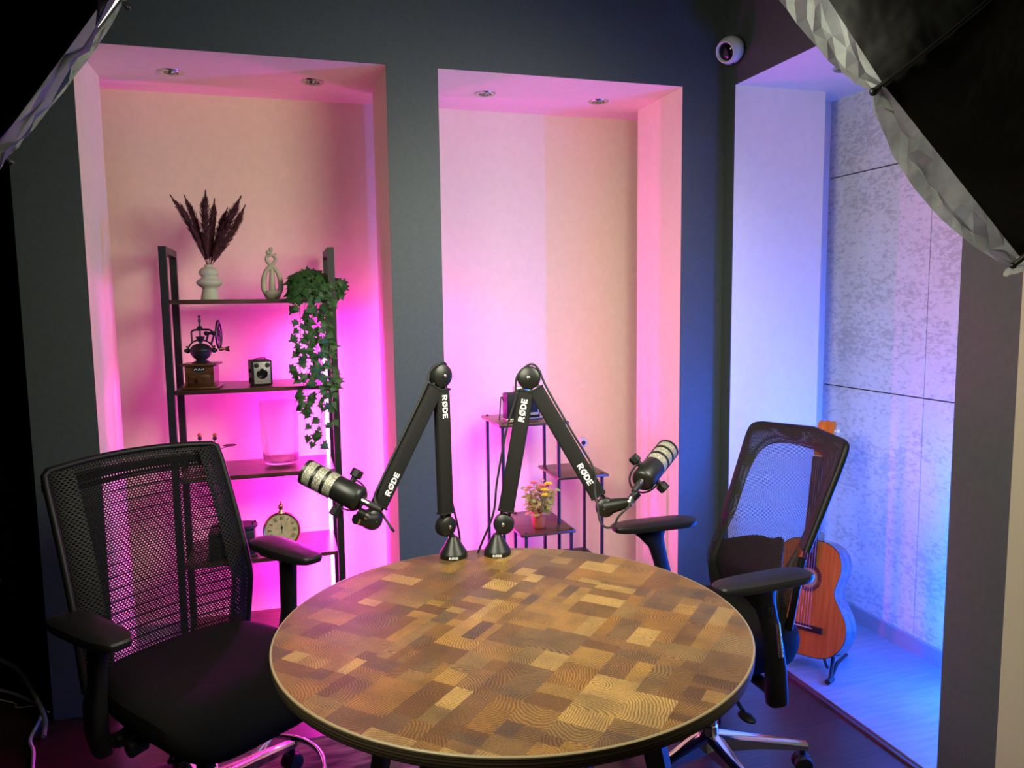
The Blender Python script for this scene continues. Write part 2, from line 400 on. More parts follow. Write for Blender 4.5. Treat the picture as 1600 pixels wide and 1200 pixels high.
# ------------------------------------------------------------------ dome camera on the wall
t = thing('security_camera', 'small white dome security camera with dark lens above the alcove', 'security camera', (XR, 2.81, 2.42))
MB().lathe([(.038, 0), (.042, .006), (.042, .016), (.036, .026)], axis=(-1, 0, 0)).build('mount', m_iron, t)
ax = Vector((-.86, -.34, -.40)).normalized(); cc = Vector((-.040, -.004, 0))
MB().lathe([(.030, -.034), (.044, -.020), (.052, 0), (.053, .018), (.049, .036), (.043, .044), (.041, .052), (.037, .052), (.033, .040)], cc, ax, seg=36).build('housing', mat('white camera plastic', (.62, .63, .60), .35), t)
MB().lathe([(.034, .042), (.028, .047), (.014, .050), (0, .051)], cc, ax, seg=36).build('lens', mat('dark camera lens', (.004, .003, .006), .06), t)
MB().sphere(cc+Vector((-.006, -.012, -.050)), .010, 12).build('swivel_slot', m_iron, t); MB().sphere(cc+Vector((.022, -.038, -.004)), .008, 12).build('swivel_slot', m_iron, t)

# ------------------------------------------------------------------ round table
TC, TR, TZ = Vector((.453, 1.540, 0)), .5, .75
def table_mat():
    m = mat('end grain block top', (.3, .17, .06), .34); b = m.node_tree.nodes['Principled BSDF']
    uv = N(m, 'ShaderNodeUVMap'); att = N(m, 'ShaderNodeAttribute', attribute_name='tone'); att.attribute_type = 'GEOMETRY'
    n = N(m, 'ShaderNodeTexNoise'); n.inputs['Scale'].default_value = 5; n.inputs['Detail'].default_value = 4; L(m, uv.outputs[0], n.inputs['Vector'])
    ln = N(m, 'ShaderNodeVectorMath', operation='LENGTH'); L(m, uv.outputs[0], ln.inputs[0])
    ph = math_n(m, 'MULTIPLY_ADD', ln.outputs['Value'], 430.0, math_n(m, 'MULTIPLY', n.outputs['Fac'], 30.0))
    saw = math_n(m, 'FRACT', math_n(m, 'DIVIDE', ph, 2.2))
    n2 = N(m, 'ShaderNodeTexNoise'); n2.inputs['Scale'].default_value = 240; n2.inputs['Detail'].default_value = 2; tc = N(m, 'ShaderNodeTexCoord'); L(m, tc.outputs['Object'], n2.inputs['Vector'])
    n3 = N(m, 'ShaderNodeTexNoise'); n3.inputs['Scale'].default_value = 14; n3.inputs['Detail'].default_value = 5; L(m, tc.outputs['Object'], n3.inputs['Vector'])
    mx = N(m, 'ShaderNodeMixRGB', blend_type='MULTIPLY'); mx.inputs[0].default_value = 1
    gm = N(m, 'ShaderNodeMixRGB', blend_type='MULTIPLY'); gm.inputs[0].default_value = 1; gm.inputs[2].default_value = (1.04, .96, .86, 1); L(m, att.outputs['Color'], gm.inputs[1]); L(m, gm.outputs[0], mx.inputs[1]); L(m, ramp(m, saw, [(0, (1.0, 1.0, 1.0)), (.45, (.76, .71, .66)), (.8, (.34, .29, .24)), (1, (.95, .95, .95))]), mx.inputs[2])
    mx2 = N(m, 'ShaderNodeMixRGB', blend_type='MULTIPLY'); mx2.inputs[0].default_value = 1
    L(m, mx.outputs[0], mx2.inputs[1]); L(m, ramp(m, n2.outputs['Fac'], [(.3, (.78, .78, .78)), (.65, (1.12, 1.12, 1.12))]), mx2.inputs[2])
    mx3 = N(m, 'ShaderNodeMixRGB', blend_type='MULTIPLY'); mx3.inputs[0].default_value = 1
    L(m, mx2.outputs[0], mx3.inputs[1]); L(m, ramp(m, n3.outputs['Fac'], [(.3, (.70, .72, .78)), (.62, (1.15, 1.1, 1.02))]), mx3.inputs[2])
    L(m, mx3.outputs[0], b.inputs['Base Color'])
    bp = N(m, 'ShaderNodeBump'); bp.inputs['Strength'].default_value = .10; bp.inputs['Distance'].default_value = .001
    L(m, n2.outputs['Fac'], bp.inputs['Height']); L(m, bp.outputs[0], b.inputs['Normal'])
    b.inputs['Roughness'].default_value = .40; b.inputs['Specular IOR Level'].default_value = .35
    return m
tb = thing('round_table', 'round table with a patchwork end grain wood top and black legs', 'table', TC)
def tile_rects():
    out = []; q = random.Random(23)
    # irregular running blocks: rows of varied height, each row cut in varied blocks, some blocks split again
    y = -.60
    while y < .58:
        H_ = q.uniform(.062, .098); x = -.62-q.random()*.1
        while x < .6:
            W_ = q.uniform(.06, .125); n = q.choice((1, 2, 2, 3)) if H_ > .085 or W_ > .1 else q.choice((1, 2, 2))
            cuts = sorted([0, 1]+[(i+1)/n+q.uniform(-.12, .12) for i in range(n-1)])
            ver = q.random() < .5
            for a, b in zip(cuts, cuts[1:]):
                rc = (x+W_*a, y, x+W_*b, y+H_) if ver else (x, y+H_*a, x+W_, y+H_*b)
                if q.random() < .25:    # split once more across
                    f = q.uniform(.35, .65)
                    if ver: out += [(rc[0], rc[1], rc[2], rc[1]+H_*f), (rc[0], rc[1]+H_*f, rc[2], rc[3])]
                    else: out += [(rc[0], rc[1], rc[0]+W_*f, rc[3]), (rc[0]+W_*f, rc[1], rc[2], rc[3])]
                else: out.append(rc)
            x += W_
        y += H_
    return out
def clip_circle(rect, R, ang):
    x0, y0, x1, y1 = rect; P = [(x0, y0), (x1, y0), (x1, y1), (x0, y1)]
    if all(math.hypot(*p) <= R for p in P): return P
    NS = 96
    for k in range(NS):
        a = 2*PI*(k+.5)/NS; nx, ny = math.cos(a), math.sin(a); d = R*math.cos(PI/NS); out = []
        for i in range(len(P)):
            p, r = P[i], P[(i+1) % len(P)]; dp = p[0]*nx+p[1]*ny-d; dr = r[0]*nx+r[1]*ny-d
            if dp <= 0: out.append(p)
            if (dp < 0 < dr) or (dr < 0 < dp): tt = dp/(dp-dr); out.append((p[0]+(r[0]-p[0])*tt, p[1]+(r[1]-p[1])*tt))
        P = out
        if len(P) < 3: return []
    return P
TONES = [(.34, .21, .07), (.28, .17, .06), (.22, .13, .050), (.40, .26, .085), (.19, .115, .05), (.48, .34, .13), (.27, .18, .075), (.33, .19, .055), (.21, .145, .075), (.175, .125, .075), (.30, .21, .09), (.24, .15, .065), (.38, .235, .07)]
bm = bmesh.new(); uvl = bm.loops.layers.uv.verify(); cl = bm.loops.layers.float_color.new('tone'); ca, sa = math.cos(PI/4), math.sin(PI/4); q = random.Random(5)
for rc in tile_rects():
    P = clip_circle(rc, TR-.0015, 0)
    if len(P) < 3: continue
    f = bm.faces.new([bm.verts.new((x*ca-y*sa, x*sa+y*ca, 0)) for x, y in P])
    col = q.choice(TONES); k = q.uniform(.84, 1.12)*.74; cx = (rc[0]+rc[2])/2+q.uniform(-.09, .09); cy = (rc[1]+rc[3])/2+q.uniform(-.09, .09)
    sx, sy = q.choice([(1, 1), (1, .7), (.6, 1), (1.3, .25), (.9, .9)]); off = 0
    for l, (x, y) in zip(f.loops, P): l[uvl].uv = ((x-cx)*sx, (y-cy)*sy); l[cl] = (col[0]*k, col[1]*k, col[2]*k, 1)
me = bpy.data.meshes.new('patchwork_surface'); bm.to_mesh(me); bm.free(); me.materials.append(table_mat())
o = bpy.data.objects.new('patchwork_surface', me); COL.objects.link(o); o.parent = tb; o.location = (0, 0, TZ)
def ply_mat():
    m = mat('dark layered edge', (.06, .045, .02), .4); b = m.node_tree.nodes['Principled BSDF']
    tc = N(m, 'ShaderNodeTexCoord'); sp = N(m, 'ShaderNodeSeparateXYZ'); L(m, tc.outputs['Object'], sp.inputs[0])
    fr = math_n(m, 'FRACT', math_n(m, 'DIVIDE', sp.outputs[2], .0055))
    L(m, ramp(m, fr, [(.0, (.075, .055, .03)), (.5, (.085, .062, .034)), (.62, (.022, .016, .010)), (.9, (.026, .018, .012))]), b.inputs['Base Color']); return m
MB().lathe([(.47, -.030), (.496, -.030), (TR, -.026), (TR, -.003)], (0, 0, TZ), seg=128, cap=False).poly([]) if False else None
MB().lathe([(0, -.030), (.494, -.030), (TR-.001, -.026), (TR, -.022), (TR, -.0035), (TR-.001, -.0015), (0, -.0015)], (0, 0, TZ), seg=160, cap=False).build('table_edge', ply_mat(), tb)
MB().lathe([(TR-.0035, .0003), (TR-.001, .0002), (TR+.0006, -.0012), (TR+.0006, -.0038), (TR-.001, -.0038)], (0, 0, TZ), seg=160, cap=False).build('edge_band', mat('pale edge band', (.30, .235, .13), .4), tb)
for (x, y, ox, oy) in ((-.20, -.20, -.07, -.07), (.20, -.20, .07, -.07), (.20, .20, .07, .07), (-.20, .20, -.07, .07)):
    a, b = Vector((x, y, TZ-.035)), Vector((x+ox*1.6, y+oy*1.6, .0062)); d = Vector((x, y, 0)).normalized(); s = Vector((-d.y, d.x, 0))
    mb = MB(); A = [a+d*i*.022+s*j*.016 for i, j in ((-1, -1), (1, -1), (1, 1), (-1, 1))]; B = [b+d*i*.016+s*j*.014 for i, j in ((-1, -1), (1, -1), (1, 1), (-1, 1))]
    va = [mb.bm.verts.new(p) for p in A]; vb = [mb.bm.verts.new(p) for p in B]
    mb.bm.faces.new(va); mb.bm.faces.new(vb[::-1])
    for k in range(4): mb.bm.faces.new((va[k], vb[k], vb[(k+1) % 4], va[(k+1) % 4]))
    mb.build('leg', m_iron, tb, smooth=False)
MB().box((0, 0, TZ-.036), (.62, .04, .012), Matrix.Rotation(PI/4, 3, 'Z')).box((0, 0, TZ-.036), (.62, .04, .012), Matrix.Rotation(-PI/4, 3, 'Z')).build('under_frame', m_iron, tb, smooth=False)
tag(bx(MB(), -.88, .86, .3, 2.52, 0, .006).build('rug', m_rug, smooth=False), 'mottled brown low rug under the table and left chair', 'rug')

# ------------------------------------------------------------------ lettering
def stroke_letters(word, h, w_, gap, th):
    """block capitals as polygons; returns list of (outline list) in x,y with origin at left baseline"""
    out = []; x = 0
    def rect(a, b, c, d): out.append([(x+a, b), (x+c, b), (x+c, d), (x+a, d)])
    def arc(cx, cy, rx, ry, a0, a1, t_, n=14):
        for i in range(n):
            p, r = a0+(a1-a0)*i/n, a0+(a1-a0)*(i+1)/n
            out.append([(x+cx+(rx)*math.cos(p), cy+ry*math.sin(p)), (x+cx+rx*math.cos(r), cy+ry*math.sin(r)), (x+cx+(rx-t_)*math.cos(r), cy+(ry-t_)*math.sin(r)), (x+cx+(rx-t_)*math.cos(p), cy+(ry-t_)*math.sin(p))])
    for ch in word:
        if ch == 'R':
            rect(0, 0, th, h); rect(th, h-th*.8, w_*.5, h); rect(th, h*.40, w_*.5, h*.40+th*.8); arc(w_*.5, h*.70, w_*.45, h*.30, -PI/2, PI/2, th*.85)
            out.append([(x+w_*.36, h*.42), (x+w_*.66, h*.42), (x+w_*1.02, 0), (x+w_*.68, 0)]); x += w_*1.02+gap
        elif ch == 'O':
            ww = w_*1.12; arc(ww/2, h/2, ww/2, h/2*1.02, 0, 2*PI, th*.95, 28)
            out.append([(x+ww*.06, -h*.10), (x+ww*.15, -h*.10), (x+ww*.94, h*1.10), (x+ww*.85, h*1.10)]); x += ww+gap
        elif ch == 'D':
            rect(0, 0, th, h); rect(th, 0, w_*.42, th*.8); rect(th, h-th*.8, w_*.42, h); arc(w_*.42, h/2, w_*.62, h/2, -PI/2, PI/2, th*.9); x += w_*1.04+gap
        elif ch == 'E':
            rect(0, 0, th, h); rect(th, 0, w_*.82, th*.8); rect(th, h-th*.8, w_*.82, h); rect(th, h/2-th*.38, w_*.74, h/2+th*.38); x += w_*.82+gap
    return out, x-gap
def lettering(name, word, center, xdir, ydir, h, parent, m=None, wf=.86, lift=.0006):
    S, W = stroke_letters(word, h, h*wf, h*.10, h*.26)
    xd, yd = Vector(xdir).normalized(), Vector(ydir).normalized(); nz = xd.cross(yd); mb = MB()
    for i, P in enumerate(S): mb.poly([Vector(center)+xd*(p[0]-W/2)+yd*(p[1]-h/2)+nz*(lift+.00004*(i % 3)) for p in P])
    return mb.build(name, m or m_print, parent, smooth=False, recalc=False)

# ------------------------------------------------------------------ boom arms with padded sleeves
CAMP = Vector((0, 0, CAM_H))
def boom(label, base, J0, J1, J2, J3, textdir0, textdir1, t0, t1, cable_side):
    t = thing('microphone_boom_arm', label, 'microphone arm', base)
    T = lambda p: Vector(p)-Vector(base)
    # pivot axis: horizontal, perpendicular to the arm plane, pointing to the camera
    pl = ((J1-J0).cross(J2-J1)).normalized()
    if pl.dot(CAMP-J1) < 0: pl = -pl
    MB().lathe([(.037, 0), (.037, .012), (.0355, .015), (.013, .052), (.011, .056), (0, .056)], seg=40).build('base', m_metalblk, t, angle=25)
    MB().cyl((0, 0, .05), T(J0), .008).build('swivel_post', m_metalblk, t)
    def disc(name, J, r, th=.021):
        d = MB().lathe([(r*.9, -th), (r, -th*.8), (r, th*.35), (r*.93, th*.8), (r*.7, th*1.1), (0, th*1.22)], T(J), pl, seg=40).build(name, m_metalblk, t)
        MB().lathe([(.0048, 0), (.0048, .004), (.003, .0052), (0, .0055)], T(J)+pl*th*1.15, pl, seg=14).build('bolt', m_steel, d)
        return d
    disc('base_joint', J0, .0285, .014); disc('elbow_joint', J1, .0315, .014); disc('wrist_joint', J2, .0265, .014)
    for A, B, ad, tx, tp in ((J0, J1, textdir0, t0, 'lower_sleeve'), (J1, J2, textdir1, t1, 'upper_sleeve')):
        d = (B-A).normalized(); Ln = (B-A).length; side = d.cross(pl).normalized(); R3 = frame(side, d, pl.copy())
        if R3.determinant() < 0: R3 = frame(-side, d, pl)
        nm = tp.split('_')[0]
        for s2 in (-1, 1): MB().box(T(A+d*Ln/2)+side*s2*.011, (.008, Ln-.02, .014), R3, .002).build(nm+'_arm_bar', m_metalblk, t)
        sl = MB().box(T(A+d*(Ln/2)), (.042, Ln-.068, .026), R3, .007, 3).build(tp, m_sleeve, t)
        for e in (.037, Ln-.037): MB().box(T(A+d*e), (.0445, .006, .0285), R3, .0028, 2).build('sleeve_hem', m_sleeve, sl)
        xd = d*ad; nz = pl; yd = nz.cross(xd)
        lettering('logo_text', 'RODE'.replace('O', 'O'), T(A+d*(Ln*tx))+pl*.0132, xd, yd, .0165, sl)
    # wrist link to the microphone thread
    dd = (J3-J2).normalized()
    MB().tube([T(J2), T(J2+(J3-J2)*.55), T(J3)], [.022, .018, .0125], 16).build('wrist_link', m_metalblk, t)
    MB().cyl(T(J3)-dd*.004, T(J3)+dd*.006, .0125).build('threaded_collar', m_steel, t)
    cf = (Vector((CAMP.x-base[0], CAMP.y-base[1], 0))).normalized()
    lettering('logo_text', 'RODE', cf*.0372+Vector((0, 0, .0065)), Vector((-cf.y, cf.x, 0)), (0, 0, 1), .0065, t)
    return t, pl
bL = Vector((.425, 2.0, TZ+.0006)); bR = Vector((.543, 1.982, TZ+.0006))
LJ = [Vector((.406, 2.0, .837)), Vector((.401, 2.0, 1.244)), Vector((.199, 1.9, .902)), Vector((.160, 1.87, .914))]
RJ = [Vector((.562, 1.98, .834)), Vector((.638, 1.98, 1.231)), Vector((.818, 1.88, .882)), Vector((.873, 1.848, .899))]
tL, plL = boom('black boom arm clamped at the table edge, left of the pair, sleeves lettered', bL, *LJ, -1, -1, .80, .76, -1)
tR, plR = boom('black boom arm on the table, right of the pair, sleeves lettered', bR, *RJ, 1, 1, .78, .74, 1)

# ------------------------------------------------------------------ microphones
def grille_mat():
    m = mat('silver mesh grille', (.62, .60, .50), .4, .25); b = m.node_tree.nodes['Principled BSDF']
    tc = N(m, 'ShaderNodeTexCoord'); v = N(m, 'ShaderNodeTexVoronoi'); v.inputs['Scale'].default_value = 420; L(m, tc.outputs['Object'], v.inputs['Vector'])
    L(m, ramp(m, v.outputs['Distance'], [(.2, (.72, .69, .58)), (.55, (.20, .19, .15))]), b.inputs['Base Color'])
    bp = N(m, 'ShaderNodeBump'); bp.inputs['Strength'].default_value = .6; bp.inputs['Distance'].default_value = .001; bp.invert = True
    L(m, v.outputs['Distance'], bp.inputs['Height']); L(m, bp.outputs[0], b.inputs['Normal']); return m
m_grille = grille_mat()
def microphone(label, rear, front, piv, stem, xlr_dir):
    ax = (front-rear).normalized(); t = thing('microphone', label, 'microphone', rear)
    T = lambda p: Vector(p)-rear
    Ln = (front-rear).length; pv = (piv-piv.dot(ax)*ax).normalized(); R = .0315
    MB().lathe([(0, 0), (R*.72, .001), (R*.9, .005), (R, .013), (R, Ln*.44), (R*.97, Ln*.45), (0, Ln*.45)], (0, 0, 0), ax, seg=48).build('body', m_metalblk, t)
    z0 = Ln*.45
    gr = MB().lathe([(R*.95, z0-.002), (R*.95, Ln-.008), (R*.86, Ln-.002), (R*.6, Ln+.003), (0, Ln+.005)], (0, 0, 0), ax, seg=48, cap=False).build('grille', m_grille, t)
    for k in range(1, 4):
        z = z0+(Ln-z0)*k/3.05-(.004 if k < 3 else .004)
        MB().lathe([(R*.94, z-.0036), (R*1.01, z-.0036), (R*1.01, z+.0036), (R*.94, z+.0036)], (0, 0, 0), ax, seg=48, cap=False).build('grille_band', m_metalblk, gr)
    s2 = ax.cross(pv).normalized()
    mb = MB()
    for k in range(2):
        a = k*PI+.12; p = (pv*math.cos(a)+s2*math.sin(a))*R*.965
        mb.box(p+ax*(z0+(Ln-z0)*.48), (.004, .004, (Ln-z0)*.92), frame(pv*math.cos(a)+s2*math.sin(a), ax.cross(pv*math.cos(a)+s2*math.sin(a)), ax), .0006)
    mb.build('grille_rib', m_metalblk, gr)
    pc = ax*Ln*.26
    # yoke: U bracket
    st = T(stem); back = (st-pc); back = (back-back.dot(pv)*pv).normalized()
    W = R+.006; pts = []
    for k in range(17):
        a = PI*k/16; pts.append(pc+pv*math.cos(a)*W*(1 if k not in (0, 16) else 1)+back*(math.sin(a)**.7)*((st-pc).dot(back)*.86))
    mb = MB()
    for i in range(16):
        d = (pts[i+1]-pts[i]); dn = d.normalized(); nn = pv.cross(back).normalized()
        mb.box((pts[i]+pts[i+1])/2, (d.length+.002, .0045, .014), frame(dn, nn.cross(dn), nn), .0005, 1)
    yk = mb.build('yoke', m_metalblk, t)
    MB().tube([st-back*.012, st+back*.010], .0115, 18).build('stem_socket', m_metalblk, yk)
    MB().tube([st+back*.010, st+back*.017], .0122, 18).build('thread_ring', m_steel, yk)
    for sg in (-1, 1):
        k = MB().cyl(pc+pv*sg*(R-.002), pc+pv*sg*(R+.012), .008)
        k.lathe([(.013, 0), (.0152, .002), (.0152, .018), (.0128, .021)], pc+pv*sg*(R+.010), pv*sg, seg=8).build('side_knob', m_plastic, yk, angle=20)
    # connector
    c0 = -ax*.001+Vector(xlr_dir)*.012
    px = MB().tube([c0, c0-ax*.022], .0085, 18).build('plug_shell', m_steel, t)
    MB().tube([c0-ax*.020, c0-ax*.036, c0-ax*.052], [.0092, .0088, .0055], 18).build('plug_boot', m_rubber, px)
    # tiny maker's dashes on the rear
    MB().box(-ax*.0+Vector((0, 0, 0))+back*-.012+ax*.0035, (.016, .002, .001), frame(pv, back, ax)).build('rear_print', m_print, t, smooth=False)
    return t, rear+c0-ax*.050, ax
mL, eL, aL = microphone('silver grilled black microphone on the left boom arm pointing at the left chair', Vector((.171, 1.862, .962)), Vector((.043, 1.935, 1.029)),
    Vector((.063, 0, .060)), Vector((.172, 1.862, .930)), (0.004, -.6, .2))
mR, eR, aR = microphone('silver grilled black microphone on the right boom arm pointing at the right chair', Vector((.893, 1.815, .960)), Vector((1.028, 1.925, 1.018)),
    Vector((.082, -.02, -.060)), Vector((.886, 1.84, .918)), (-.2, -.5, .3))
def cable(label, pts, r=.003, n=8, m=None):
    return tag(MB().tube(bez(pts, n), r, 8).build('microphone_cable' if m is None else 'power_cable', m or m_rubber), label, 'cable')
def along(A, B, f, pl, off, side): # point beside a sleeve
    d = (B-A).normalized(); s2 = d.cross(pl).normalized(); return A.lerp(B, f)+s2*side*off
# left cable: plug, droop, then up along the upper sleeve's outer side, over the elbow
sgl = 1 if along(LJ[1], LJ[2], .5, plL, .1, 1).x < along(LJ[1], LJ[2], .5, plL, .1, -1).x else -1
sgr = 1 if along(RJ[1], RJ[2], .5, plR, .1, 1).x > along(RJ[1], RJ[2], .5, plR, .1, -1).x else -1
cable('thin black cable from the left microphone up beside its boom sleeve', [eL, eL+Vector((.012, -.006, -.022)), Vector((.232, 1.80, .905)), Vector((.240, 1.815, .893)), Vector((.232, 1.83, .905)), Vector((.214, 1.845, .935)), Vector((.203, 1.862, .965)),
    along(LJ[1], LJ[2], .80, plL, .0262, sgl), along(LJ[1], LJ[2], .45, plL, .0262, sgl), along(LJ[1], LJ[2], .12, plL, .028, sgl), LJ[1]+Vector((-.030, -.006, .012)), LJ[1]+Vector((-.004, -.004, .032)), LJ[1]+Vector((.022, .028, .02)), LJ[0]+Vector((.012, .022, .33)), LJ[0]+Vector((.014, .024, .12)), Vector((.45, 2.032, .79)), Vector((.44, 2.06, .72))])
cable('thin black cable looping from the right microphone up beside its boom sleeve', [eR, eR+Vector((-.014, -.012, -.03)), Vector((.805, 1.765, .872)), Vector((.785, 1.77, .855)), Vector((.770, 1.79, .885)), Vector((.767, 1.83, .93)),
    along(RJ[1], RJ[2], .80, plR, .0262, sgr), along(RJ[1], RJ[2], .45, plR, .0262, sgr), along(RJ[1], RJ[2], .12, plR, .028, sgr), RJ[1]+Vector((.026, -.006, .018)), RJ[1]+Vector((.002, -.004, .032)), RJ[1]+Vector((-.026, .004, .01)), along(RJ[0], RJ[1], .8, plR, -.029, -sgr*-1 if False else sgr), ] if False else
    [eR, eR+Vector((-.014, -.012, -.03)), Vector((.806, 1.765, .890)), Vector((.795, 1.77, .866)), Vector((.776, 1.775, .860)), Vector((.762, 1.785, .876)), Vector((.762, 1.80, .91)), Vector((.766, 1.83, .95)),
    along(RJ[1], RJ[2], .74, plR, .0262, sgr), along(RJ[1], RJ[2], .45, plR, .0262, sgr), along(RJ[1], RJ[2], .12, plR, .028, sgr), RJ[1]+Vector((.026, -.006, .022)), RJ[1]+Vector((.002, -.004, .036)), RJ[1]+Vector((-.033, .0, .004)),
    RJ[1]+Vector((-.040, .0, -.06)), RJ[0]+Vector((.012, .0, .26)), RJ[0]+Vector((-.017, 0, .12)), RJ[0]+Vector((-.028, .004, .03)), Vector((.50, 2.0, .77)), Vector((.49, 2.045, .70))])

# ------------------------------------------------------------------ office chairs
def smooth_pad(mb, c, lx, ly, h, z, yaw=0, taper=.82, crown=.006):
    """arm pad: rounded slab, long axis x"""
    NU, NV = 20, 10
    out = []
    for k in range(48):
        a = 2*PI*k/48; ex = 2/4.2
        x = math.copysign(abs(math.cos(a))**ex, math.cos(a)); y = math.copysign(abs(math.sin(a))**ex, math.sin(a))
        wd = ly*(1 if x < 0 else 1-(1-taper)*x*x)
        out.append((x*lx, y*wd))
    cs, sn = math.cos(yaw), math.sin(yaw); rings = []
    for s, dz in ((.90, -h), (.97, -h*.9), (1, -h*.55), (1, -h*.30), (.97, -h*.10), (.92, -.0015), (.8, crown*.4), (.5, crown*.85), (.2, crown)):
        rings.append([mb.bm.verts.new((c[0]+(x*cs-y*sn)*s, c[1]+(x*sn+y*cs)*s, z+dz)) for x, y in out])
    for a, b in zip(rings, rings[1:]):
        for k in range(48): mb.bm.faces.new((a[k], a[(k+1) % 48], b[(k+1) % 48], b[k]))
    mb.bm.faces.new(rings[0][::-1]); mb.bm.faces.new(rings[-1]); return mb
def seat_shell(mb, x0, x1, hw, z, th, roll=.06, sag=.012):
    """cushion: superellipse plan, domed top, front rolled down"""
    N_ = 64; rings = []
    cx, hx = (x0+x1)/2, (x1-x0)/2
    for s, dz in ((.86, -th), (.95, -th*.92), (.99, -th*.6), (1.0, -th*.35), (.985, -th*.12), (.95, -.002), (.86, .003), (.65, .0), (.4, -sag*.6), (.15, -sag)):
        r = []
        for k in range(N_):
            a = 2*PI*k/N_; ex = 2/4.2
            x = math.copysign(abs(math.cos(a))**ex, math.cos(a)); y = math.copysign(abs(math.sin(a))**ex, math.sin(a))
            xx = x*hx*s; f = max(0, (xx/hx-.45)/.55); r.append(mb.bm.verts.new((cx+xx, y*hw*s*(1 if x > 0 else 1-.08*abs(x)), z+dz-roll*f*f)))
        rings.append(r)
    for a, b in zip(rings, rings[1:]):
        for k in range(N_): mb.bm.faces.new((a[k], a[(k+1) % N_], b[(k+1) % N_], b[k]))
    mb.bm.faces.new(rings[0][::-1]); mb.bm.faces.new(rings[-1]); return mb
def star_base(t, r, rot, m, hub_z=.11, n=5, off=(0, 0)):
    O_ = Vector((off[0], off[1], 0))
    for k in range(n):
        a = rot+2*PI*k/n; d = Vector((math.cos(a), math.sin(a), 0)); s = Vector((-d.y, d.x, 0)); mb = MB()
        P = [(d*.02, .030, hub_z+.02, hub_z-.035), (d*r*.5, .021, hub_z+.004, hub_z-.030), (d*r, .014, hub_z-.018, hub_z-.040)]
        vs = [[mb.bm.verts.new(O_+p+s*sy*w_+Vector((0, 0, z))) for sy, z in ((-1, zt-.006), (-.6, zt), (.6, zt), (1, zt-.006), (.7, zb), (-.7, zb))] for p, w_, zt, zb in P]
        for A, B in zip(vs, vs[1:]):
            for i in range(6): mb.bm.faces.new((A[i], A[(i+1) % 6], B[(i+1) % 6], B[i]))
        mb.bm.faces.new(vs[0][::-1]); mb.bm.faces.new(vs[-1])
        lg = mb.build('base_leg', m, t, angle=40)
        e = O_+d*(r-.012)
        cs = MB().cyl(e+Vector((0, 0, .055)), e+Vector((0, 0, hub_z-.03)), .009)
        for sg in (-1, 1): cs.lathe([(.014, -.011), (.026, -.009), (.0275, -.004), (.0275, .006), (.024, .010), (0, .011)], e+s*sg*.014+Vector((0, 0, .028)), s*sg, seg=24)
        cs.box(e+Vector((0, 0, .036)), (.045, .02, .038), Matrix.Rotation(a, 3, 'Z'), .008)
        cs.build('caster', m_rubber, lg)
    MB().cyl(O_+Vector((0, 0, hub_z-.05)), O_+Vector((0, 0, hub_z+.05)), .034, .030, 28, .004).build('base_hub', m, t)

